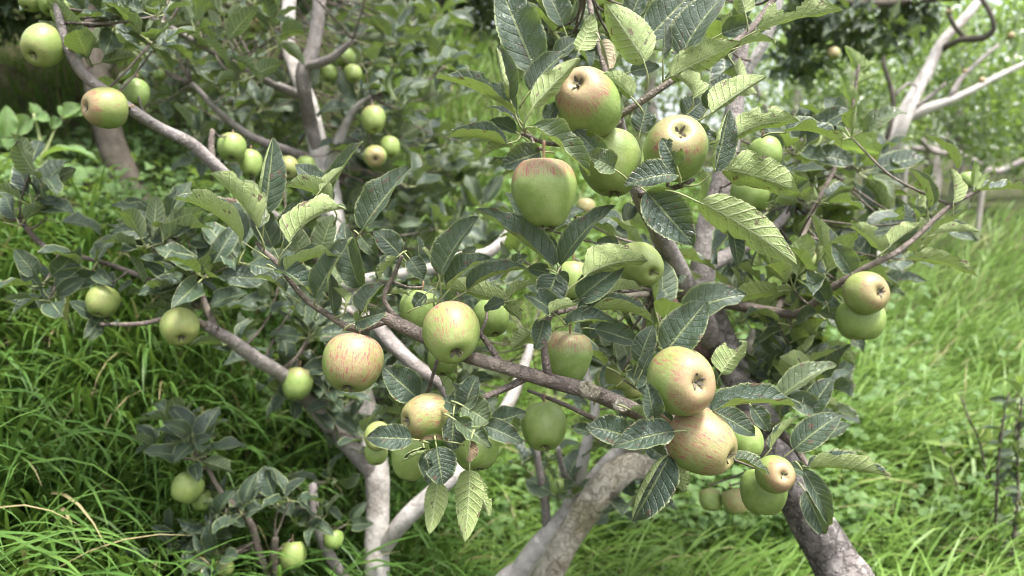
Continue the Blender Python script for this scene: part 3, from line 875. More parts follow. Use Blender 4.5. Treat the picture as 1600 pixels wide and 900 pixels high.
h(960, 264, 914, 244, 46, 20, 15, 20, 30, d=.78, bites=1)
h(1008, 97, 944, 3, 76, 168, 14, 14, 15, pet=(1009, 140), d=.77)
h(1014, 58, 1088, -18, 70, 10, 14, 10, 20, d=.86)
h(1062, 90, 1134, -10, 74, 30, 24, 12, 12, pet=(1040, 122), d=.80)
h(1036, 92, 1038, 30, 30, 25, 35, 20, 30, pet=(1036, 128), d=.80)
h(1048, 120, 1158, 66, 60, 146, 12, 18, 15, pet=(1038, 126), d=.79)
h(1084, 154, 1054, 120, 56, 132, 25, 60, 40, pet=(1074, 175), d=.79, mat='leaf')
h(1112, 176, 1197, 120, 70, 150, 38, 10, 20, pet=(1090, 190), d=.79, bites=1)
h(1104, 170, 1140, 118, 40, 20, 20, 10, 20, d=.82)
h(987, 152, 938, 116, 44, 150, 20, 30, 40, d=.78, bites=2)
h(1000, 207, 1012, 160, 44, 0, 10, 10, 20, d=.95)
h(1070, 182, 1098, 158, 48, 10, 10, 10, 20, d=.94)
h(938, 62, 952, 108, 40, 160, 30, 40, 40, d=.86, mat='leaf_dry', bites=1)
h(985, 112, 1030, 104, 28, 20, 15, 12, 25, d=.88)
h(1156, 73, 1212, 68, 30, 120, 20, 15, 35, d=.9)
h(1128, 52, 1178, 36, 44, 15, 18, 15, 25, d=.95)
h(1182, 47, 1318, 16, 62, 132, 28, 12, 12, pet=(1150, 72), d=.80, bites=1)
h(1165, 20, 1150, -30, 40, 170, 15, 15, 20, d=.92)
h(1150, 212, 1250, 190, 58, 142, 14, 30, 25, pet=(1110, 225), d=.79, bites=1)
h(1226, 206, 1316, 230, 50, 82, 40, 20, 20, pet=(1190, 215), d=.82)
h(1132, 265, 1250, 302, 72, 152, 14, 12, 20, pet=(1110, 272), d=.80)
h(1117, 268, 1140, 170, 54, 12, 18, 10, 15, pet=(1068, 290), d=.78, curl=(90, 0))
h(1056, 272, 976, 291, 56, 30, 20, 22, 25, pet=(1062, 288), d=.75)
h(1058, 260, 1034, 216, 42, 5, 15, 20, 30, pet=(1062, 288), d=.73, bites=3)
h(1010, 299, 1084, 383, 74, 8, 10, 10, 15, d=.78)
h(1018, 336, 1066, 390, 40, 60, 25, 12, 20, d=.80)
h(1094, 316, 1245, 413, 68, 162, 12, 12, 20, pet=(1040, 298), d=.75)
h(1140, 346, 1152, 418, 34, 20, 25, 15, 20, d=.78)
h(1060, 210, 1120, 215, 40, 20, 20, 15, 20, d=.9)
h(985, 318, 975, 345, 30, 20, 10, 10, 20, d=.95)
h(880, 40, 850, -20, 50, 20, 18, 12, 20, d=.95)
h(905, 78, 925, 20, 40, 160, 18, 12, 20, d=.93)
h(868, 90, 905, 60, 36, 25, 18, 12, 20, d=.95)
h(985, 30, 1010, -25, 44, 15, 15, 10, 20, d=.92)
h(960, 95, 990, 60, 36, 140, 15, 15, 20, d=.93)
# lower right cluster round the two blushed apples
h(1110, 643, 1252, 638, 66, 52, 30, 12, 20, pet=(1106, 644), d=.80)
h(1118, 644, 1180, 680, 42, 20, 15, 10, 25, d=.85)
h(1174, 634, 1202, 674, 32, 15, 15, 10, 20, d=.9)
h(1127, 582, 1168, 534, 56, 155, 20, 15, 25, pet=(1120, 600), d=.92)
h(1218, 622, 1308, 571, 50, 35, 25, 15, 25, d=1.1)
h(1234, 622, 1280, 645, 44, 15, 15, 10, 25, d=1.08)
h(1264, 646, 1302, 590, 44, 10, 15, 12, 20, d=1.08)
h(1240, 702, 1314, 647, 52, 12, 18, 12, 20, d=1.02)
h(1288, 682, 1328, 662, 26, 20, 15, 12, 20, d=1.1)
h(1145, 716, 1202, 742, 44, 62, 30, 12, 20, d=.83)
h(1204, 702, 1250, 650, 32, 80, 35, 15, 20, d=1.0)
h(1262, 730, 1392, 746, 58, 80, 50, 15, 15, pet=(1255, 728), d=.95)
h(1254, 734, 1294, 818, 42, 20, 30, 12, 25, d=.97)
h(1258, 768, 1288, 834, 50, 8, 14, 12, 20, d=1.0)
h(1258, 738, 1226, 728, 28, 20, 20, 12, 20, d=1.0)
h(1046, 712, 988, 815, 70, -6, 12, 10, 12, pet=(1050, 695), d=.80, curl=(0, 130))
h(1058, 726, 1070, 770, 28, 170, 15, 15, 20, d=.85)
h(1052, 674, 958, 699, 54, 24, 16, 14, 20, d=.77)
h(980, 682, 917, 667, 54, 14, 18, 12, 30, d=.80)
h(985, 640, 1020, 665, 32, 100, 35, 15, 20, d=.83)
h(1020, 650, 1010, 598, 46, 10, 18, 25, 30, d=.77, bites=2)
h(922, 676, 892, 667, 28, 15, 15, 12, 20, d=.84)
h(1008, 694, 1042, 718, 34, 10, 15, 10, 20, d=.86)
h(1038, 640, 1030, 672, 34, 15, 15, 10, 20, d=.83)
h(1075, 655, 1050, 640, 26, 140, 20, 15, 30, d=.80)
# lower left cluster below the branch
h(652, 622, 598, 573, 62, 8, 12, 12, 25, d=.85)
h(644, 686, 572, 684, 46, 10, 18, 14, 35, d=.79)
h(728, 632, 746, 588, 50, 12, 20, 20, 30, d=.80)
h(724, 634, 764, 660, 58, 12, 14, 10, 20, d=.79)
h(718, 638, 692, 624, 34, 10, 16, 12, 20, d=.80)
h(700, 618, 684, 586, 28, 130, 25, 15, 20, d=.86)
h(712, 656, 767, 699, 52, 28, 22, 14, 20, d=.77, curl=(80, 0))
h(708, 650, 704, 702, 54, 15, 22, 14, 20, d=.79)
h(755, 664, 816, 692, 40, 12, 15, 10, 25, d=.80)
h(768, 662, 822, 645, 42, 15, 15, 12, 25, d=.84)
h(668, 704, 628, 722, 30, 30, 30, 40, 40, d=.78, mat='leaf', curl=(80, 80))
h(682, 698, 692, 757, 62, 5, 16, 14, 20, d=.77)
h(664, 706, 676, 760, 44, 20, 22, 12, 20, d=.79)
h(734, 735, 726, 847, 50, 174, 12, 10, 10, pet=(732, 712), d=.77)
h(684, 752, 671, 834, 40, 172, 16, 10, 12, pet=(690, 735), d=.78)
h(742, 752, 766, 806, 30, 168, 14, 12, 20, d=.80)
h(735, 690, 728, 720, 30, 30, 30, 40, 40, d=.76, mat='leaf_dry')
h(700, 690, 655, 690, 20, 30, 30, 30, 30, d=.78, mat='leaf_dry')
h(790, 598, 812, 570, 30, 140, 20, 15, 20, d=.87)
h(738, 600, 770, 590, 30, 30, 20, 15, 30, d=.88)
# right-hand twig
h(1415, 405, 1527, 431, 40, 128, 15, 25, 15, pet=(1385, 412), d=1.15)
h(1458, 367, 1530, 362, 30, 125, 15, 25, 15, pet=(1440, 375), d=1.15)
h(1495, 264, 1446, 212, 32, 78, 40, 15, 20, pet=(1500, 300), d=1.15)
h(1450, 324, 1420, 264, 38, 60, 42, 15, 20, pet=(1445, 358), d=1.15)
h(1490, 316, 1486, 264, 42, 150, 38, 30, 30, d=1.14)
h(1518, 302, 1604, 297, 42, 88, 40, 15, 25, pet=(1508, 310), d=1.15)
h(1522, 292, 1524, 250, 18, 160, 25, 15, 20, d=1.15, mat='leaf_young')
h(1530, 296, 1548, 268, 18, 160, 25, 15, 20, d=1.15, mat='leaf_young')
h(1380, 395, 1330, 350, 44, 140, 25, 20, 30, d=1.16)
h(1400, 380, 1412, 318, 44, 40, 30, 20, 30, d=1.17)
h(1390, 385, 1440, 350, 40, 130, 25, 20, 25, d=1.14)
h(1330, 425, 1300, 380, 44, 15, 25, 20, 25, d=1.16)
h(1290, 470, 1260, 420, 40, 10, 20, 15, 25, d=1.18)
h(1340, 210, 1365, 235, 36, 130, 20, 15, 20, d=1.5)
h(1300, 225, 1375, 240, 46, 135, 18, 15, 25, d=1.45, mat='leaf_young')
h(1335, 165, 1315, 130, 26, 150, 20, 15, 20, d=1.55, mat='leaf_young')
h(1340, 110, 1320, 72, 26, 150, 20, 15, 20, d=1.55, mat='leaf_young')
h(1342, 115, 1370, 98, 24, 150, 20, 15, 20, d=1.55, mat='leaf_young')
h(1340, 130, 1370, 118, 24, 140, 20, 15, 20, d=1.55, mat='leaf_young')
h(1345, 105, 1346, 85, 18, 150, 20, 15, 20, d=1.55, mat='leaf_young')

# the fuller foliage behind, on the same tree
A.scatter(18, (1170, 210, 1450, 470), (1.25, 1.7), (.075, .10), (4, 6))
A.scatter(9, (1120, 480, 1330, 620), (1.3, 1.7), (.07, .09), (4, 6))
A.scatter(14, (860, -30, 1180, 130), (1.05, 1.35), (.07, .09), (4, 6))
A.scatter(9, (880, 470, 1080, 700), (1.1, 1.4), (.07, .09), (4, 6))
A.scatter(8, (1180, 560, 1330, 700), (1.3, 1.55), (.07, .09), (4, 6))
A.scatter(12, (1060, 280, 1300, 420), (1.6, 2.1), (.075, .095), (4, 6))
A.scatter(9, (780, 330, 1060, 470), (1.2, 1.6), (.07, .09), (4, 6))
A.scatter(24, (1100, -500, 1500, -60), (1.2, 2.0), (.075, .10), (5, 7), maxd=0.3)
A.scatter(21, (1220, 230, 1440, 500), (1.5, 2.1), (.08, .10), (4, 6), maxd=.6)
A.scatter(7, (1150, 430, 1330, 520), (1.22, 1.4), (.07, .09), (4, 6))
A.flush()

# ---- second tree: mossy forked stems at bottom centre
B = Tree('apple tree with two crossing mossy stems slanting up at bottom centre', ground_at(P(760, 1000, 1.7)))
gb = ground_at(P(740, 1100, 1.62))
B.branch_w('trunk', [(gb.x, gb.y, gb.z - .12, .05), wpt(825, 960, 1.55, 50), wpt(857, 900, 1.52, 49), wpt(889, 838, 1.5, 48), wpt(932, 778, 1.5, 52), wpt(958, 745, 1.5, 52), wpt(984, 728, 1.51, 46), wpt(1010, 730, 1.53, 43), wpt(1036, 709, 1.56, 42), wpt(1085, 678, 1.62, 36), wpt(1140, 610, 1.7, 28), wpt(1180, 520, 1.8, 20)], 'bark_moss', 18, 0.17)
B.branch_w('limb', [(gb.x - .03, gb.y + .08, gb.z - .12, .036), wpt(772, 940, 1.70, 38), wpt(817, 886, 1.68, 36), wpt(853, 838, 1.66, 33), wpt(890, 796, 1.64, 31), wpt(926, 752, 1.66, 29), wpt(965, 711, 1.68, 30), wpt(1006, 688, 1.7, 28), wpt(1040, 630, 1.75, 24), wpt(1050, 560, 1.8, 18)], 'bark_pale', 12, 0.10)
B.branch('branch', [(880, 808, 1.645, 24), (900, 765, 1.62, 25), (910, 725, 1.6, 22), (918, 690, 1.58, 20), (930, 640, 1.58, 17), (918, 590, 1.58, 14), (905, 530, 1.6, 11)], 'bark_pale', 9)
B.branch('branch', [(856, 842, 1.67, 18), (851, 780, 1.64, 16), (843, 735, 1.62, 13), (838, 690, 1.62, 10)], 'bark_grey', 8)
B.branch('branch', [(905, 775, 1.64, 14), (880, 735, 1.55, 11), (872, 700, 1.5, 9)], 'bark_grey', 8)
B.scatter(21, (790, 520, 1080, 800), (1.5, 1.9), (.07, .09), (4, 6), maxd=.5)
B.scatter(9, (1040, 480, 1220, 640), (1.7, 2.0), (.07, .09), (4, 6), maxd=.5)
B.flush()

# ---- third tree: pale trunk left of centre with long limbs to the left
C = Tree('apple tree with smooth pale grey trunk, limbs reaching far out over the bank', ground_at(P(590, 1000, 1.8)))
gc = ground_at(P(592, 1050, 1.75))
C.branch_w('trunk', [(gc.x, gc.y, gc.z - .15, .042), wpt(590, 930, 1.75, 46), wpt(588, 860, 1.75, 44), wpt(590, 790, 1.75, 42), wpt(588, 730, 1.75, 44), wpt(574, 650, 1.8, 38), wpt(554, 560, 1.85, 38), wpt(541, 480, 1.9, 37), wpt(531, 420, 1.95, 37), wpt(520, 340, 2.0, 40), wpt(508, 275, 2.05, 44), wpt(494, 215, 2.1, 34), wpt(482, 160, 2.12, 30), wpt(462, 110, 2.15, 26), wpt(450, 60, 2.2, 25), wpt(455, -60, 2.25, 22)], 'bark_pale', 16, 0.06)
C.branch('limb', [(506, 270, 2.07, 6), (494, 225, 2.06, 20), (484, 190, 2.04, 26), (477, 150, 1.98, 26), (474, 112, 1.95, 28), (487, 82, 1.95, 26), (497, 30, 1.95, 24), (502, -60, 1.95, 22)], 'bark_grey', 12)
C.branch('branch', [(474, 106, 1.95, 18), (510, 95, 1.9, 16), (532, 80, 1.88, 13), (552, 62, 1.86, 9)], 'bark_grey', 9)
C.branch('branch', [(512, 275, 2.05, 26), (526, 232, 2.0, 22), (540, 195, 1.98, 16), (560, 165, 1.95, 10), (580, 150, 1.92, 7)], 'bark_pale', 9)
C.branch('branch', [(596, 866, 1.75, 24), (622, 824, 1.71, 31), (660, 785, 1.7, 32), (700, 750, 1.7, 30), (750, 700, 1.75, 26), (800, 620, 1.8, 22), (830, 540, 1.85, 16)], 'bark_pale', 12)
C.branch('limb', [(590, 738, 1.75, 38), (560, 712, 1.72, 34), (530, 682, 1.68, 30), (500, 648, 1.62, 27), (478, 618, 1.58, 25), (440, 585, 1.5, 25), (400, 560, 1.42, 25), (360, 531, 1.36, 23), (322, 508, 1.32, 21)], 'bark_grey', 12)
C.branch('twig', [(338, 518, 1.33, 15), (322, 480, 1.33, 12), (308, 435, 1.34, 10), (300, 400, 1.36, 8)], 'bark_young', 8)
C.branch('twig', [(325, 510, 1.32, 15), (280, 495, 1.31, 10), (220, 506, 1.3, 9), (158, 507, 1.3, 7)], 'bark_young', 8)
C.branch('branch', [(535, 450, 1.92, 24), (575, 438, 1.85, 24), (620, 432, 1.8, 25), (680, 420, 1.75, 26), (722, 405, 1.72, 26), (762, 396, 1.7, 22), (785, 375, 1.7, 16), (800, 350, 1.7, 10)], 'bark_pale', 10)
C.branch('branch', [(556, 570, 1.85, 26), (575, 500, 1.76, 26), (610, 535, 1.7, 27), (650, 572, 1.68, 25), (690, 602, 1.68, 20), (708, 645, 1.68, 14)], 'bark_grey', 9)
C.branch('limb', [(531, 425, 1.95, 32), (475, 382, 1.8, 28), (425, 340, 1.6, 26), (385, 305, 1.5, 22), (340, 262, 1.42, 22), (300, 225, 1.38, 21), (250, 200, 1.34, 19), (215, 178, 1.3, 20), (165, 143, 1.27, 19), (130, 115, 1.25, 20), (106, 75, 1.23, 17), (95, 35, 1.22, 15), (80, -30, 1.2, 12)], 'bark_grey', 12)
C.branch('twig', [(332, 255, 1.42, 12), (330, 225, 1.42, 11), (332, 203, 1.42, 9)], 'bark_young', 8)
C.branch('branch', [(495, 250, 2.1, 18), (400, 217, 1.95, 15), (345, 178, 1.85, 12), (300, 130, 1.8, 9)], 'bark_grey', 8)
C.branch('branch', [(470, 150, 2.1, 17), (400, 118, 1.9, 15), (325, 76, 1.7, 13), (247, 33, 1.6, 10), (200, 0, 1.55, 8)], 'bark_grey', 8)
C.branch('branch', [(585, 960, 1.74, 26), (533, 897, 1.66, 20), (500, 835, 1.62, 19), (491, 790, 1.6, 17), (489, 757, 1.6, 14)], 'bark_grey', 10)
C.branch('branch', [(560, 985, 1.74, 24), (430, 905, 1.55, 16), (390, 815, 1.52, 12), (345, 768, 1.5, 9), (320, 720, 1.5, 8)], 'bark_young', 8)
C.branch('branch', [(440, 930, 1.55, 14), (428, 880, 1.52, 16), (430, 840, 1.5, 12)], 'bark_dark', 8)
C.branch('twig', [(0, 340, 1.35, 8), (30, 345, 1.35, 9), (70, 385, 1.36, 9), (130, 402, 1.38, 8), (190, 420, 1.4, 9), (260, 450, 1.4, 11), (312, 480, 1.36, 12)], 'bark_young', 8)
S = C.scatter
S(11, (215, 340, 400, 450), (1.3, 1.45), (.065, .085), (4, 6))
S(8, (60, 390, 240, 510), (1.3, 1.4), (.055, .075), (3, 5))
S(6, (0, 265, 90, 360), (1.3, 1.4), (.06, .075), (3, 4))
S(6, (270, 420, 330, 500), (1.32, 1.4), (.06, .075), (3, 5))
S(6, (380, 430, 520, 560), (1.45, 1.6), (.065, .085), (4, 6))
S(5, (240, 650, 340, 730), (1.48, 1.55), (.055, .075), (5, 7))
S(8, (320, 740, 460, 860), (1.48, 1.6), (.06, .08), (4, 6))
S(5, (250, 850, 380, 900), (1.45, 1.55), (.06, .075), (4, 5))
S(5, (450, 740, 550, 840), (1.58, 1.66), (.06, .075), (3, 5))
S(9, (440, 540, 640, 700), (1.55, 1.7), (.065, .085), (4, 6))
S(31, (190, -20, 430, 170), (1.55, 2.0), (.07, .09), (4, 6), ell=False)
S(16, (300, 130, 470, 260), (2.1, 2.4), (.07, .09), (4, 6), ell=False)
S(11, (90, -20, 260, 130), (1.25, 1.4), (.06, .08), (4, 6), ell=False)
S(22, (555, 0, 700, 240), (1.9, 2.3), (.075, .095), (4, 6), ell=False, maxd=.5)
S(19, (540, 220, 740, 420), (2.0, 2.5), (.08, .10), (4, 6), ell=False, maxd=.6)
S(12, (600, 420, 860, 560), (1.7, 2.1), (.075, .09), (4, 6), maxd=.5)
S(34, (180, -40, 640, 190), (2.35, 2.9), (.08, .10), (4, 7), ell=False, maxd=.7)
S(46, (100, -420, 700, -40), (1.5, 2.8), (.08, .11), (5, 7), ell=False, maxd=.4)
S(12, (560, 560, 760, 720), (1.75, 2.0), (.07, .09), (4, 6), maxd=.5)
S(14, (470, 440, 680, 560), (1.75, 2.1), (.07, .09), (4, 6), maxd=.5)
S(10, (360, 430, 520, 620), (1.5, 1.8), (.065, .085), (4, 6), maxd=.5)
S(10, (420, 330, 640, 440), (2.0, 2.3), (.075, .09), (4, 6), maxd=.5)
S(34, (540, 230, 770, 440), (2.3, 3.1), (.085, .11), (5, 7), ell=False, maxd=.6)
S(22, (470, 0, 690, 330), (2.5, 3.2), (.09, .11), (5, 7), ell=False, maxd=.6)
S(18, (560, 430, 900, 640), (1.95, 2.5), (.08, .10), (5, 7), ell=False, maxd=.6)
S(26, (520, 20, 730, 330), (2.2, 2.9), (.085, .105), (5, 7), ell=False, maxd=.6)
S(24, (190, 0, 480, 260), (2.2, 2.9), (.085, .105), (5, 7), ell=False, maxd=.6)
C.flush()

# ---- trees further back
def crown_mesh(centres, n, size, seed, squash=0.75):
    """centres rows: x, y, z, radius. leaf-sized folded faces through the volume of each clump"""
    r = np.random.default_rng(seed)
    Cc = np.array(centres); pr = Cc[:, 3] ** 2; pr = pr / pr.sum()
    k = r.choice(len(Cc), n, p=pr)
    dirs = r.normal(size=(n, 3)); dirs /= np.linalg.norm(dirs, axis=1)[:, None]
    rad = r.random(n) ** 0.55
    c = Cc[k, :3] + dirs * (rad * Cc[k, 3])[:, None] * np.array([1, 1, squash])
    # small sub-clumps so that gaps open between sprays
    a = r.normal(size=(n, 3)) + dirs * 0.6 + np.array([0, 0, -0.2]); a /= np.linalg.norm(a, axis=1)[:, None]
    nm = r.normal(size=(n, 3)) * 0.55 + np.array([0, -0.25, 1.0]); nm -= a * (nm * a).sum(1)[:, None]; nm /= np.linalg.norm(nm, axis=1)[:, None] + 1e-9
    s = np.cross(a, nm)
    L = r.uniform(.7, 1.2, n)[:, None] * size; W = L * 0.28
    p0 = c; p1 = c + a * L * .45 + s * W + nm * W * .35; p2 = c + a * L - nm * L * 0.12; p3 = c + a * L * .45 - s * W + nm * W * .35; pm = c + a * L * .5
    V = np.stack([p0, p1, p2, p3, pm], 1).reshape(-1, 3)
    b = (np.arange(n) * 5)[:, None]
    F = np.stack([np.stack([b + 0, b + 4, b + 1], -1), np.stack([b + 1, b + 4, b + 2], -1), np.stack([b + 2, b + 4, b + 3], -1), np.stack([b + 3, b + 4, b + 0], -1)], 1).reshape(-1, 3)[:, ::-1]
    uv = np.tile(np.array([(.5, 0), (1 - .15, .45), (.5, 1), (.15, .45), (.5, .5)]), (n, 1))
    return V, F, uv, np.repeat(r.random(n), 5)

def far_tree(label, base_px, limbs, clumps, n, leafsize, bark, mat, name='apple_tree', seed=1, twigs=0):
    """base_px: picture x, y, depth of the foot; limbs: list of point lists; clumps: picture x, y, depth, radius in metres"""
    foot = ground_at(P(*base_px))
    T = Tree(label, foot, name)
    for i, (nm, pts) in enumerate(limbs):
        w = [wpt(*p) for p in pts]
        if i == 0:
            w = [(foot.x, foot.y, foot.z - .15, w[0][3] * 1.2)] + w
        T.branch_w(nm, w, bark if isinstance(bark, str) else bark[i % len(bark)], 10, .1, step=.05)
    cl = [(*P(x, y, d), r) for x, y, d, r in clumps]
    V, F, uv, q = crown_mesh(cl, n, leafsize, seed)
    ob = add_mesh('crown', mesh_np('crown', V, F, [M[mat]], uv=uv, rnd=q), T.root); ob['kind'] = 'stuff'
    return T
far_tree('stout dark brown trunk standing on the terrace behind the left limb', (245, 362, 3.05),
    [('trunk', [(240, 355, 3.05, 72), (215, 318, 3.05, 56), (193, 270, 3.05, 49), (172, 215, 3.05, 48), (158, 160, 3.05, 46), (142, 80, 3.05, 42), (130, 0, 3.1, 38), (110, -120, 3.2, 30), (60, -250, 3.3, 20)]),
     ('limb', [(150, 120, 3.05, 30), (220, 20, 3.2, 24), (300, -100, 3.4, 16)])],
    [(60, -120, 3.4, .5), (250, -130, 3.5, .6), (420, -100, 3.6, .55), (-120, -80, 3.4, .6), (120, -260, 3.3, .7), (300, -60, 4.0, .5), (80, -60, 4.0, .5), (520, -120, 3.9, .6), (-50, 0, 3.9, .3)], 15000, .09, 'bark_dark', 'leaf_mid', seed=3)
far_tree('apple tree with bare silvery forked trunk in the bright orchard behind', (1362, 310, 4.6),
    [('trunk', [(1366, 285, 4.6, 36), (1386, 235, 4.6, 33), (1410, 182, 4.6, 26), (1450, 110, 4.6, 21), (1472, 65, 4.6, 18), (1502, 34, 4.6, 17), (1540, -12, 4.6, 14), (1580, -80, 4.6, 11)]),
     ('limb', [(1388, 250, 4.6, 23), (1408, 205, 4.5, 20), (1432, 150, 4.5, 15), (1450, 110, 4.5, 11)]),
     ('limb', [(1408, 190, 4.6, 17), (1445, 172, 4.55, 20), (1482, 158, 4.5, 14), (1520, 140, 4.5, 11), (1562, 118, 4.5, 10), (1610, 95, 4.5, 8)]),
     ('branch', [(1482, 158, 4.5, 10), (1500, 125, 4.5, 9), (1530, 95, 4.5, 7), (1560, 70, 4.5, 5)]),
     ('branch', [(1380, 262, 4.62, 8), (1374, 245, 4.5, 8), (1386, 215, 4.4, 9), (1396, 170, 4.4, 9), (1390, 130, 4.4, 8), (1380, 100, 4.4, 7), (1381, 75, 4.4, 5)]),
     ('branch', [(1464, 82, 4.62, 12), (1500, 62, 4.5, 11), (1535, 60, 4.45, 13), (1553, 45, 4.4, 9), (1548, 22, 4.4, 8), (1532, -5, 4.4, 8)]),
     ('branch', [(1508, 60, 4.5, 8), (1492, 42, 4.5, 8), (1482, 20, 4.5, 6)]),
     ('branch', [(1396, 150, 4.4, 6), (1420, 130, 4.4, 5), (1432, 135, 4.4, 4)]),
     ('branch', [(1420, 175, 4.5, 8), (1455, 150, 4.45, 8), (1478, 130, 4.4, 5)])],
    [(1330, 60, 5.3, .30), (1450, 10, 5.0, .3), (1560, 150, 5.2, .35), (1500, 200, 5.3, .3), (1420, 60, 5.4, .3), (1590, 20, 5.0, .35), (1300, 150, 5.4, .35), (1380, 160, 5.2, .3), (1480, 110, 5.2, .3), (1540, 230, 5.4, .25), (1250, 60, 5.4, .35)], 3600, .065, ['bark_pale', 'bark_pale', 'bark_pale', 'bark_grey', 'bark_dark', 'bark_dark', 'bark_dark', 'bark_grey', 'bark_grey'], 'leaf_far', seed=4)
far_tree('dark overhanging tree whose leafy bough crosses the top right corner', (1830, 560, 3.4),
    [('trunk', [(1820, 500, 3.4, 80), (1800, 300, 3.4, 70), (1770, 120, 3.4, 60), (1740, -60, 3.4, 50), (1720, -250, 3.4, 40)]),
     ('limb', [(1765, 90, 3.4, 40), (1650, 5, 3.35, 24), (1560, -12, 3.3, 20), (1480, -6, 3.25, 17), (1400, 4, 3.2, 15), (1330, 4, 3.15, 12), (1250, -10, 3.1, 12)])],
    [(1300, 25, 3.2, .16), (1370, 55, 3.25, .14), (1250, 10, 3.2, .16), (1420, 15, 3.3, .14), (1350, -60, 3.3, .2), (1500, -70, 3.3, .2), (1250, 95, 3.3, .13)], 1500, .075, 'bark_dark', 'leaf_mid', seed=5)
far_trees = [
 ('rounded bright orchard tree behind the silvery trunk', (1500, 300, 9.0), [(1500, 60, 9.0, 1.3), (1380, 120, 9.3, 1.2), (1600, 120, 9.2, 1.2), (1600, 215, 9.0, .7)], 6500, .08, 'leaf_far', (1500, 9.0)),
 ('pale green orchard tree filling the gap above the long shoot', (1250, 330, 8.0), [(1250, 90, 8.0, 1.2), (1180, 200, 8.0, .8), (1330, 190, 8.2, .9), (1120, 20, 8.0, 1.1)], 6000, .075, 'leaf_far', (1250, 8.0)),
 ('far orchard tree with low crown at the right edge', (1700, 330, 7.5), [(1700, 120, 7.5, 1.1), (1620, 220, 7.7, .6), (1800, 150, 7.5, 1.2)], 7000, .085, 'leaf_far', (1690, 7.5)),
 ('dim tree on the upper terrace seen between pale trunk and top leaves', (690, 100, 6.6), [(650, -80, 6.6, .8), (780, -60, 6.8, .8), (560, -140, 6.6, .9), (900, -40, 7.0, .9), (700, 20, 6.8, .45), (620, 40, 6.6, .4), (860, 70, 7.0, .5), (780, 20, 6.9, .5), (700, -40, 6.6, .6), (930, 40, 6.8, .6)], 13000, .085, 'leaf_mid', (655, 6.6)),
 ('dim tree high on the bank at the left edge', (40, 60, 6.0), [(60, -170, 5.9, .9), (-150, -120, 5.8, 1.0), (300, -190, 6.2, .9), (150, -60, 5.9, .6), (420, -60, 6.1, .6)], 11000, .09, 'leaf_mid', (40, 6.0)),
 ('distant leafy tree between the dark bough and the main trunk', (1020, 300, 10.5), [(780, 0, 10.5, 1.5), (1020, 60, 10.5, 1.5), (900, 110, 10.5, 1.2), (1120, 140, 10.8, 1.1), (1010, -120, 10.5, 1.6), (960, 210, 10.5, .8)], 12000, .095, 'leaf_far', (1020, 10.5)),
 ('low shady tree at the far end of the meadow', (1440, 318, 12.0), [(1430, 190, 12, 1.3), (1540, 200, 12.2, 1.3), (1330, 200, 12, 1.3), (1640, 190, 12, 1.3)], 4500, .11, 'leaf_far', (1450, 12.0)),
 ('tall tree at the far end of the orchard row', (1330, 300, 17.0), [(1330, 60, 17, 2.6), (1500, 60, 17, 2.6), (1170, 60, 17, 2.6), (1650, 50, 17, 2.6), (1020, 40, 17, 2.6)], 9000, .15, 'leaf_far', (1330, 17.0)),
]
for i, (lab, base, cl, n, ls, mat, (tx, td)) in enumerate(far_trees):
    by = base[1]
    far_tree(lab, base, [('trunk', [(tx, by - 5, td, 34), (tx + 8, by - 70, td, 28), (tx - 6, by - 150, td, 22), (tx + 6, by - 260, td, 12)]),
                         ('limb', [(tx + 4, by - 60, td, 18), (tx + 50, by - 130, td, 13), (tx + 90, by - 220, td, 7)]),
                         ('limb', [(tx + 2, by - 80, td, 16), (tx - 50, by - 150, td, 12), (tx - 80, by - 230, td, 7)])], cl, n, ls, 'bark_grey', mat, seed=20 + i)

# ------------------------------------------------------------------ apples
PROF = [(0.012, .60), (.09, .64), (.20, .79), (.40, .895), (.66, .87), (.89, .64), (1.0, .24), (.99, -.18), (.88, -.54), (.68, -.80), (.45, -.905), (.27, -.885), (.14, -.80), (.012, -.74)]
def apple_np(conic, zs, seed):
    r = np.random.default_rng(seed)
    path = catmull([(a, b, 0) for a, b in PROF], 0.085)
    rr, zz = np.maximum(path[:, 0], .01), path[:, 1]
    f = 1 - conic * np.clip((0.25 - zz) / 1.2, 0, 1) ** 1.2
    S = 36; th = np.linspace(0, 2 * np.pi, S, endpoint=False)
    p = r.uniform(0, 6.28, 4)
    lob = 1 + .022 * np.cos(th[None] + p[0]) + .014 * np.cos(2 * th[None] + p[1]) + .028 * np.cos(5 * th[None] + p[2]) * np.clip(-zz[:, None] - .25, 0, 1) + .016 * np.cos(3 * th[None] + p[3]) * np.clip(zz[:, None], 0, 1)
    X = (rr * f)[:, None] * np.cos(th) * lob; Y = (rr * f)[:, None] * np.sin(th) * lob
    Z = zs * (zz[:, None] + .035 * np.cos(th[None] + p[1]) * np.abs(zz[:, None]) + 0 * X)
    V = np.stack([X, Y, Z], -1).reshape(-1, 3)
    n = len(rr); i = np.arange(n - 1)[:, None] * S; j = np.arange(S)[None]; j2 = (j + 1) % S
    F = np.stack([i + j, i + S + j, i + S + j2, i + j2], -1).reshape(-1, 4)
    return V, F
APPLE_MESH = {}
def apple_mesh(kind):
    if kind not in APPLE_MESH:
        conic, zs, seed = {'round': (.10, .98, 1), 'conic': (.30, 1.10, 2), 'tall': (.20, 1.16, 3), 'flat': (.08, .88, 4), 'round2': (.16, 1.03, 5), 'small': (.05, .97, 6)}[kind]
        V, F = apple_np(conic, zs, seed)
        APPLE_MESH[kind] = (mesh_np('fruit', V, F, [M['apple']]), zs)
    return APPLE_MESH[kind]
def _stem():
    V, F = tube_np(catmull([(0, 0, .58, .035), (.02, 0, .80, .034), (.06, .02, 1.10, .038), (.13, .03, 1.42, .055)], .09), 7, .1, 3)
    return mesh_np('stem', V, F, [M['stem']])
STEM = _stem()
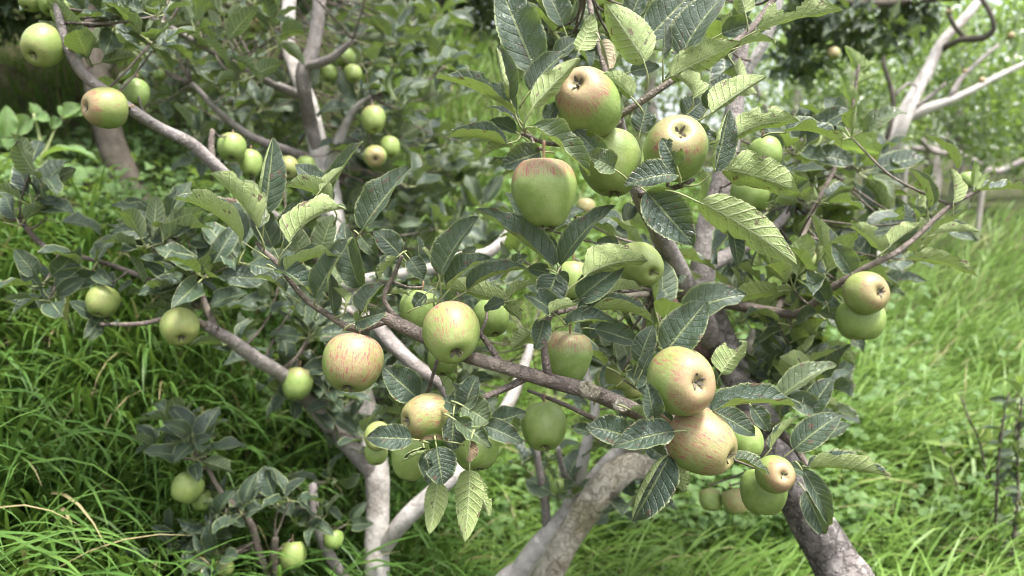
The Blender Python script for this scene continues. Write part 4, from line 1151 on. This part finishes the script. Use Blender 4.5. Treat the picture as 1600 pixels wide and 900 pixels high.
def _calyx():
    V, F = [], []
    r = random.Random(5)
    for k in range(5):
        a = k * 1.2566 + r.uniform(-.2, .2); ca, sa = math.cos(a), math.sin(a); L = r.uniform(.13, .2)
        pts = [(.03, -.035, -.74), (.03, .035, -.74), (.11, .06, -.83), (.11, -.06, -.83), (L * 1.3, .025, -.93 - r.uniform(0, .06)), (L * 1.3, -.02, -.92)]
        o = len(V)
        V += [(x * ca - y * sa, x * sa + y * ca, z) for x, y, z in pts]
        F += [(o, o + 1, o + 2, o + 3), (o + 3, o + 2, o + 4, o + 5)]
    o = len(V)
    for k in range(8):
        a = k * .7854; V.append((.06 * math.cos(a), .06 * math.sin(a), -.755))
    V.append((0, 0, -.82))
    F += [(o + k, o + (k + 1) % 8, o + 8) for k in range(8)]
    return mesh_np('calyx', V, F, [M['calyx']], smooth=False)
CALYX = _calyx()

def apple(tree, px, py, w, d, axis, kind, blush, label, twig=True, group='apples on the trees', parts=True):
    """axis: where the calyx points, in picture axes (right, up, towards the viewer). blush: calyx, stem, stripes, yellow"""
    c = P(px, py, d); rad = w / FPX * d / 2
    e = empty('apple', c, label, 'apple', group)
    down = cam_to_world(axis).normalized(); z = -down
    x = ((CAM_LOC - c).normalized() + Vector((0, 0, .9)) + Vector((random.uniform(-.4, .4), 0, 0)))
    x = (x - z * x.dot(z)).normalized(); y = z.cross(x)
    rot = Matrix((x, y, z)).transposed().to_4x4()
    me, zs = apple_mesh(kind)
    m = rot @ Matrix.Rotation(random.uniform(-.12, .12), 4, 'Y') @ Matrix.Diagonal((rad * random.uniform(.96, 1.03), rad * random.uniform(.94, 1.02), rad * random.uniform(.95, 1.03), 1))
    def part(name, mesh, mm):
        o = bpy.data.objects.new(name, mesh); link(o, e); o.matrix_basis = mm
        return o
    f = part('fruit', me, m); f.color = blush
    mz = rot @ Matrix.Diagonal((rad, rad, rad * zs, 1))
    if parts:
        part('stem', STEM, mz); part('calyx', CALYX, mz)
    if twig and tree is not None:
        tree.twig_to(c + z * rad * zs * 1.2, .3)
    return e
Y0 = .12
AP = [
 # cluster at the top of the near tree
 (A, 917, 157, 107, .80, (-.42, .35, .84), 'round2', (.85, .2, 0, .1), 'large green apple high in the cluster, pink ring round its calyx facing left'),
 (A, 954, 256, 97, .84, (.05, -.95, .25), 'tall', (.05, .1, .12, .15), 'mottled plain green apple squeezed behind the pair of top apples'),
 (A, 1057, 229, 101, .80, (-.10, .32, .94), 'round', (.6, 0, .1, .2), 'green apple with star calyx facing the viewer, a chewed leaf across it'),
 (A, 852, 303, 105, .78, (.06, -1, .06), 'conic', (0, .8, .05, .1), 'hanging conical green apple with pink shoulders and upright red stem'),
 (A, 1002, 415, 72, .90, (.35, -.42, .84), 'tall', (.1, .1, .15, .35), 'yellow green apple half hidden by a pale leaf, beside the grey limb'),
 # along the near branch
 (A, 705, 522, 93, .82, (.22, -.62, .75), 'round2', (.05, 1, .4, .15), 'striped apple with pink top resting on the brown branch'),
 (A, 551, 568, 95, .84, (-.1, -.88, .45), 'round', (.2, .9, 1, .1), 'red streaked apple hanging from the leafy end of the near branch'),
 (A, 664, 651, 74, .82, (-.80, -.08, .60), 'round', (.6, .2, .7, .3), 'small russet striped apple with calyx turned left, under the branch'),
 (A, 888, 560, 80, .88, (-.05, -1, .02), 'conic', (0, .55, 0, .05), 'bright green tapering apple with pink stem hollow behind the brown branch'),
 (A, 1066, 595, 106, .78, (.28, .10, .95), 'round', (.85, 0, .4, .15), 'big apple facing the viewer with dark calyx in a pink ring, upper of two'),
 (A, 1098, 692, 105, .80, (.72, -.40, .56), 'round2', (.6, .9, 1, .15), 'large blushed apple with fine red stripes, lower of two touching'),
 (A, 850, 667, 74, .90, (.0, -.8, .35), 'round', (0, .1, .08, 0), 'plain green apple with small brown scar hanging below the branch'),
 (A, 655, 487, 62, .93, (-.1, -.9, .3), 'conic', (0, .1, 0, .1), 'green apple tucked behind the left shoulder of the striped branch apple'),
 (A, 768, 497, 60, .95, (.2, -.9, .3), 'round', (0, 0, 0, .05), 'green apple in shade behind the right shoulder of the striped branch apple'),
 (A, 692, 563, 52, .92, (0, -.95, .3), 'round', (0, 0, 0, .1), 'green apple peeping out beneath the striped branch apple'),
 (A, 641, 716, 64, .92, (-.1, -.95, .2), 'tall', (0, 0, 0, .3), 'yellow green apple behind the curled brown leaf tips, low in the cluster'),
 (A, 744, 700, 74, .88, (.1, -.95, .2), 'round', (0, 0, 0, .05), 'plain green apple half covered by dark leaves above the pale hanging leaf'),
 (A, 590, 682, 44, 1.25, (.0, -.2, .95), 'round', (.2, .1, .2, .45), 'small yellowish apple behind a dark leaf, over the pale trunk fork'),
 (A, 588, 708, 38, 1.28, (.1, -.95, .3), 'round', (0, 0, 0, .3), 'small green apple directly on top of the pale trunk fork'),
 (A, 1164, 692, 58, .95, (.2, -.9, .3), 'round', (0, 0, 0, .1), 'green apple in shade just right of the big blushed apple'),
 (A, 1212, 741, 60, .98, (.15, .1, .95), 'round', (.9, .1, .1, .25), 'small pink faced apple in front of a green one, beside the dark trunk'),
 (A, 1193, 769, 74, 1.04, (-.1, -.95, .2), 'round', (0, 0, 0, .05), 'plain green apple partly covered by a small pink faced one'),
 (A, 1111, 781, 37, 1.45, (.0, -.9, .4), 'small', (0, .3, 0, .25), 'tiny green apple hanging alone below the blushed pair'),
 (A, 1150, 783, 42, 1.42, (.3, -.85, .3), 'small', (0, .3, .4, .35), 'tiny yellowish apple between a tiny green one and the plain green one'),
 # right-hand twig
 (A, 1355, 458, 70, 1.13, (.30, .08, .94), 'flat', (.8, 0, .2, .25), 'upper apple of the stacked pair on the right, pink round its calyx'),
 (A, 1344, 501, 74, 1.17, (-.1, -.95, .25), 'flat', (0, 0, 0, .15), 'lower apple of the stacked pair on the right, plain green'),
 (A, 1248, 569, 43, 1.5, (-.3, -.85, .4), 'flat', (.3, .1, .2, .7), 'small yellow apple above dark leaves, left of the open grass'),
 (A, 1175, 303, 64, 1.22, (.1, -.95, .2), 'round', (0, 0, 0, .05), 'green apple below the broad underside of a leaf beside the grey limb'),
 (A, 1196, 241, 54, 1.25, (.1, -.95, .2), 'round', (0, 0, 0, .15), 'blurred green apple between two leaves right of the grey limb'),
 (A, 916, 325, 30, 1.55, (0, -.9, .3), 'small', (0, .6, .6, .5), 'small pinkish apple far behind the hanging conical apple'),
 (A, 896, 440, 56, 1.12, (0, -.95, .2), 'tall', (0, .1, 0, .4), 'yellow green apple in the gap behind the middle leaf rosette'),
 (A, 968, 588, 46, 1.25, (0, -.9, .4), 'small', (0, .1, .2, .45), 'pale apple deep behind the branch, left of the big calyx apple'),
 (A, 945, 594, 34, 1.35, (-.2, -.9, .3), 'small', (0, .2, .2, .4), 'small pale apple deep behind the branch beside the green tapering apple'),
 (A, 988, 607, 34, 1.3, (.2, -.8, .5), 'small', (.1, .3, .3, .6), 'small yellowish apple deep behind the pruning knot'),
 (A, 1270, 412, 36, 1.3, (.6, -.6, .3), 'tall', (.2, .7, .1, .2), 'slender green apple with a red mark among leaves of the right branch'),
 (A, 1196, 520, 18, 1.7, (0, -.9, .3), 'small', (0, 0, 0, .7), 'tiny yellow apple below the straight grey branch'),
 (A, 1512, 282, 28, 1.7, (0, -.9, .3), 'small', (0, 0, 0, .1), 'small green apple behind the leaf tuft at the right edge'),
 (B, 873, 760, 28, 1.55, (0, -.95, .2), 'small', (0, 0, 0, .15), 'small green apple among the pale stems at bottom centre'),
 # left tree
 (C, 66, 72, 63, 1.22, (-.12, -.72, .66), 'round', (.25, .3, .15, .25), 'round green apple on the far left bough, above a second tilted one'),
 (C, 163, 168, 64, 1.24, (-.66, -.18, .72), 'round', (.85, .15, .3, .3), 'apple with rosy calyx turned left, in front of the brown trunk'),
 (C, 106, 20, 52, 1.28, (.1, -.9, .3), 'round', (0, .1, 0, .15), 'green apple half behind a leaf near the top left corner'),
 (C, 80, 4, 40, 1.3, (.1, -.9, .3), 'round', (0, .1, 0, .15), 'green apple cut by the top edge, middle one of three'),
 (C, 48, 0, 36, 1.3, (-.2, -.9, .3), 'round', (.1, .3, .2, .2), 'apple cut by the top edge nearest the left corner'),
 (C, 213, 147, 40, 1.4, (.1, -.95, .2), 'tall', (0, 0, 0, .05), 'shaded green apple behind the bough, right of the rosy one'),
 (C, 362, 231, 45, 1.55, (.1, -.85, .4), 'round', (0, .2, 0, .25), 'green apple above the leaning grey limb'),
 (C, 392, 256, 38, 1.6, (.1, -.9, .3), 'tall', (0, .1, 0, .3), 'green apple just behind the tall upright leaf'),
 (C, 450, 262, 34, 1.75, (.1, -.6, .6), 'round', (.2, .4, .3, .6), 'peach coloured apple to the right of the tall upright leaf'),
 (C, 478, 258, 28, 1.85, (.1, -.9, .3), 'small', (0, 0, 0, .3), 'little green apple against the pale trunk'),
 (C, 583, 188, 40, 1.85, (.1, -.9, .3), 'round2', (0, .4, .1, .3), 'green apple under a leaf rosette, topmost of three beside the pale trunk'),
 (C, 586, 245, 36, 1.85, (.2, -.4, .85), 'flat', (.7, .1, .3, .5), 'yellowish apple with brown calyx, lower left of three'),
 (C, 609, 231, 34, 1.9, (.1, -.9, .3), 'round', (0, .1, .05, .3), 'smooth green apple, rightmost of three beside the pale trunk'),
 (C, 514, 115, 28, 1.95, (0, -.9, .3), 'small', (0, 0, 0, .15), 'small green apple left of two others under the cut branch'),
 (C, 539, 91, 32, 1.95, (0, -.9, .3), 'small', (0, 0, 0, .2), 'small green apple directly under the cut branch end'),
 (C, 552, 115, 28, 1.92, (.2, -.9, .3), 'small', (0, .1, .1, .4), 'small yellow green apple lowest right under the cut branch'),
 (C, 396, 37, 30, 1.75, (0, -.9, .3), 'small', (.2, .9, .6, .3), 'small rosy apple in dense leaves near the top edge'),
 (C, 180, 48, 16, 1.8, (0, -.9, .3), 'small', (0, 0, 0, .5), 'tiny yellow fruit among leaves above the bough'),
 (C, 249, 117, 18, 1.8, (0, -.9, .3), 'small', (0, 0, 0, .1), 'tiny green fruit among dark leaves over the bough'),
 (C, 160, 472, 49, 1.32, (-.1, -.9, .3), 'round', (.1, .1, .2, .45), 'yellow green apple among dark leaves over the grassy bank'),
 (C, 281, 512, 60, 1.28, (.35, -.6, .6), 'flat', (.25, .1, .2, .65), 'yellow apple at the tip of the long grey limb'),
 (C, 464, 600, 49, 1.52, (-.1, -.95, .25), 'round2', (0, .3, 0, .15), 'green apple hanging in front of the long grey limb'),
 (C, 292, 763, 48, 1.48, (-.4, -.85, .3), 'round', (.1, 0, .1, .45), 'yellow green apple under the low leaf rosette on the bank'),
 (C, 316, 782, 34, 1.53, (.1, -.95, .2), 'small', (0, 0, 0, .15), 'green apple hidden behind a leaf beside the yellow green one'),
 (C, 306, 881, 32, 1.48, (-.1, -.9, .3), 'small', (.1, .1, .2, .4), 'small yellowish apple by the bottom edge, left of its neighbour'),
 (C, 350, 888, 32, 1.5, (.1, -.9, .3), 'small', (0, .2, .2, .3), 'small apple cut by the bottom edge, right of its neighbour'),
 (C, 521, 843, 32, 1.62, (.0, -.9, .3), 'small', (0, 0, 0, .15), 'small green apple beside the thin cut stem'),
 (C, 457, 868, 44, 1.55, (.1, -.9, .3), 'round', (0, .1, .1, .3), 'yellow green apple low in the grass behind a round leaf'),
 (C, 12, 337, 28, 1.36, (-.5, -.6, .4), 'small', (.4, 0, .2, .1), 'small dull green apple touching the left edge'),
 (None, 1303, 84, 20, 3.1, (0, -.9, .3), 'small', (.3, .6, .8, .4), 'blurred brownish red apple under the dark bough'),
]
for r_ in AP:
    apple(*r_)
E_ = [(1534, 126, 11, 4.5, 'tiny far red apple near the silvery side limb'), (1580, 56, 11, 4.5, 'tiny far red apple close to the top right corner'),
      (1483, 18, 10, 4.5, 'tiny far red apple at the tip of the hooked dark branch'), (1508, 112, 9, 4.5, 'tiny far orange apple above the silvery side limb')]
for x, y, w, d, lab in E_:
    apple(None, x, y, w, d, (0, -.9, .3), 'small', (.3, .8, 1, .4), lab, twig=False, parts=False)
fa = ray_ground(np.array([428.]), np.array([702.]))[0]
apple(None, 428, 700, 17, float(fa) - .03, (.4, -.3, .6), 'small', (.9, .9, 1, .6), 'fallen brown orange apple lying in the grass', twig=False, parts=False, group=None)

# ------------------------------------------------------------------ weeds, saplings, posts
def herb(name, label, cat, stems, leaves, mat='leaf_herb', stem_mat='petiole', group=None):
    base = P(*stems[0][0][:3])
    T = Tree(label, base, name, group, mat); T.root['category'] = cat
    for s in stems:
        T.branch('stem', s, stem_mat, 7, .05)
    for l in leaves:
        a, k = (l[:-1], l[-1]) if isinstance(l[-1], dict) else (l, {})
        H(T, *a, **dict(dict(mat=mat, wave=.03), **k))
    return T
herb('leafy_weed', 'mint green broad leaved weed at the left edge below the dark bank', 'weed',
     [[(62, 300, 2.3, 8), (66, 250, 2.3, 7), (60, 205, 2.3, 6), (52, 178, 2.3, 5)], [(66, 250, 2.3, 5), (85, 205, 2.32, 4), (98, 180, 2.32, 3)], [(62, 270, 2.3, 5), (25, 235, 2.28, 4), (5, 215, 2.25, 3)]],
     [(50, 184, 22, 212, 36, 20, 12, 10, 25, 2.3), (52, 180, 46, 160, 26, 50, 15, 10, 25, 2.3), (56, 184, 78, 190, 26, 45, 15, 10, 30, 2.3),
      (98, 182, 92, 165, 22, 40, 15, 10, 20, 2.32), (100, 182, 128, 165, 30, 40, 15, 10, 25, 2.32), (100, 185, 138, 180, 26, 60, 15, 10, 25, 2.32), (96, 186, 80, 202, 20, 30, 15, 10, 25, 2.32),
      (5, 215, -18, 195, 30, 40, 15, 10, 25, 2.25), (6, 214, 10, 165, 32, 20, 15, 10, 25, 2.25), (8, 216, 12, 235, 26, 30, 15, 10, 25, 2.25),
      (66, 248, 158, 258, 26, 75, 20, 10, 70, 2.3), (64, 252, 8, 262, 28, 60, 20, 10, 60, 2.28), (60, 262, 38, 288, 34, 30, 15, 10, 25, 2.28), (64, 258, 96, 278, 36, 30, 15, 10, 25, 2.28),
      (58, 270, 20, 295, 36, 40, 15, 10, 25, 2.26), (70, 270, 118, 268, 32, 60, 15, 10, 30, 2.28), (68, 276, 60, 300, 34, 20, 15, 10, 25, 2.26)])
def sapling(label, stem, pairs, dep, mat='leaf_mid'):
    path = catmull([(p[0], p[1], 0) for p in stem], 12)
    lv = []
    n = int(sum(k for _, _, k in pairs) * 1.6)
    for k in range(n):
        x, y, _ = path[int(len(path) * (1 - (k + random.random()) / n * .75)) - 1]
        az = random.uniform(0, 6.28); L = random.uniform(22, 38)
        el = random.uniform(.1, 1.0)
        lv.append((x, y, x + math.cos(az) * L * math.cos(el), y - L * math.sin(el) + 4, random.uniform(13, 20), random.choice((15, 40, 75, 140)), 25, 15, 35, dep, -math.sin(az) * L / FPX * dep * .7))
    return herb('sapling', label, 'sapling', [stem], lv, mat, 'bark_dark', 'saplings in the grass')
sapling('thin dark sapling stem standing straight at the right edge', [(1548, 985, 2.05, 6.8), (1552, 890, 2.05, 6.1), (1558, 760, 2.05, 5.4), (1562, 700, 2.05, 4.8), (1570, 640, 2.05, 4.1), (1577, 615, 2.05, 2.7)],
        [(1575, 618, 4), (1560, 680, 2), (1558, 770, 3), (1556, 830, 3), (1562, 720, 2)], 2.05)
sapling('twiggier sapling with grey leaves cut by the right edge', [(1572, 985, 1.95, 8.8), (1580, 880, 1.95, 7.5), (1590, 780, 1.95, 5.4), (1590, 700, 1.95, 4.8), (1597, 620, 1.95, 3.4)],
        [(1592, 730, 3), (1588, 780, 3), (1590, 810, 3), (1583, 845, 3), (1596, 660, 3), (1597, 622, 4)], 1.95)
sapling('slender leaning shoot with pale tip leaves in the right grass', [(1545, 760, 2.3, 4.1), (1530, 690, 2.3, 3.4), (1512, 650, 2.3, 3.4), (1502, 620, 2.3, 2.7)], [(1502, 622, 4), (1520, 665, 1)], 2.3, 'leaf_young')
sapling('short shoot with yellow green tip leaves low in the right grass', [(1510, 800, 2.3, 4.1), (1488, 740, 2.3, 3.4), (1472, 700, 2.3, 3.4), (1468, 685, 2.3, 2.7)], [(1468, 688, 4), (1480, 730, 1)], 2.3, 'leaf_young')
sapling('pale leafy shoot at the right edge above the saplings', [(1585, 700, 2.1, 4.1), (1590, 640, 2.1, 3.4), (1590, 590, 2.1, 2.7)], [(1590, 592, 4), (1590, 620, 2)], 2.1, 'leaf_young')

def post(label, px, ytop, ybot, d, w, lean):
    a, b = P(px + lean, ytop, d), P(px, ybot, d)
    b.z = min(b.z, float(height(b.x, b.y)) - .1)
    r = w / FPX * d / 2
    e_path = catmull([(*b, r), (*(a * .5 + b * .5), r * 1.02), (*a, r * .92)], .1)
    V, F = tube_np(e_path, 9, .06, int(px))
    me = mesh_np('wooden_post', V - np.array(b), F, [M['post']])
    o = bpy.data.objects.new('wooden_post', me); o.location = b; link(o)
    o['label'] = label; o['category'] = 'post'; o['group'] = 'weathered posts in the meadow'
post('pale weathered post beside the silvery trunk', 1414, 230, 330, 5.0, 8, 2)
post('leaning pale stake behind the right leaf tuft', 1528, 240, 330, 6.0, 8, 14)
def deadwood(label, pts):
    w = [wpt(*p) for p in pts]; path = catmull(w, .05); V, F = tube_np(path, 8, .12, 9)
    o = bpy.data.objects.new('fallen_branch', mesh_np('fallen_branch', V - np.array(w[0][:3]), F, [M['bark_grey']])); o.location = w[0][:3]; link(o)
    o['label'] = label; o['category'] = 'branch'; o['group'] = 'grey cut branches lying across the orchard'
deadwood('long bowed grey cut branch lying across the orchard behind the leaf tuft', [(1425, 232, 6.3, 9), (1470, 236, 6.2, 11), (1510, 246, 6.2, 12), (1548, 268, 6.2, 13), (1575, 262, 6.2, 11), (1620, 240, 6.2, 9)])
deadwood('short steep grey branch propped on the long bowed one', [(1440, 218, 6.1, 8), (1455, 235, 6.15, 10), (1480, 240, 6.2, 9)])

def ground_cover():
    """broad weed leaves too many to count on the terrace and under the trees"""
    sets = []
    def patch(n, box, size, dlo, dhi):
        x, y, z, d, px, py = sample_ground(n, *box, dlo, dhi)
        n = len(x)
        az = rng.uniform(0, 6.28, n); el = rng.uniform(-.2, .7, n)
        a = np.stack([np.cos(az) * np.cos(el), np.sin(az) * np.cos(el), np.sin(el)], -1)
        nm = np.stack([rng.normal(0, .3, n), rng.normal(-.25, .3, n), np.ones(n)], -1); nm -= a * (nm * a).sum(1)[:, None]; nm /= np.linalg.norm(nm, axis=1)[:, None]
        s = np.cross(a, nm); L = rng.uniform(.6, 1.2, n)[:, None] * size; W = L * .36
        c = np.stack([x, y, z + rng.uniform(.03, .20, n)], -1)
        rows = [(0, 0.12, 0), (.25, .85, .12), (.55, 1.0, .14), (.8, .62, .05), (1.0, .06, -.10)]
        pts = []; uv = []
        for (t_, w_, h_) in rows:
            m = c + a * L * t_ + nm * L * h_
            pts += [m - s * W * w_ + nm * W * .3 * w_, m, m + s * W * w_ + nm * W * .3 * w_]; uv += [(0.5 - .5 * w_, t_), (.5, t_), (.5 + .5 * w_, t_)]
        V = np.stack(pts, 1).reshape(-1, 3)
        b = (np.arange(n) * 15)[:, None]; F = []
        for k in range(4):
            for j in range(2):
                q = k * 3 + j
                F.append(np.concatenate([b + q, b + q + 3, b + q + 4, b + q + 1], 1)[:, ::-1])
        F = np.stack(F, 1).reshape(-1, 4)
        sets.append((V, F, np.repeat(rng.random(n), 15), np.tile(np.array(uv), (n, 1))))
    patch(2600, (-200, 240, 520, 450), .055, 2.3, 5)
    patch(1300, (950, 680, 1340, 900), .045, 0, 5)
    patch(700, (1320, 560, 1800, 900), .04, 0, 5)
    patch(500, (600, 760, 1000, 900), .045, 0, 5)
    patch(500, (1130, 500, 1450, 700), .055, 0, 6)
    patch(500, (380, 560, 700, 760), .045, 0, 5)
    patch(900, (500, 240, 1150, 480), .08, 2.8, 9)
    V, F, Q = join_sets([s[:3] for s in sets])
    o = add_mesh('ground_cover', mesh_np('ground_cover', V, F, [M['leaf_herb']], uv=np.vstack([s[3] for s in sets]), rnd=Q)); o['kind'] = 'stuff'
    o['label'] = 'low broad leaved green weeds covering the soil between the grass'; o['category'] = 'weeds'
ground_cover()
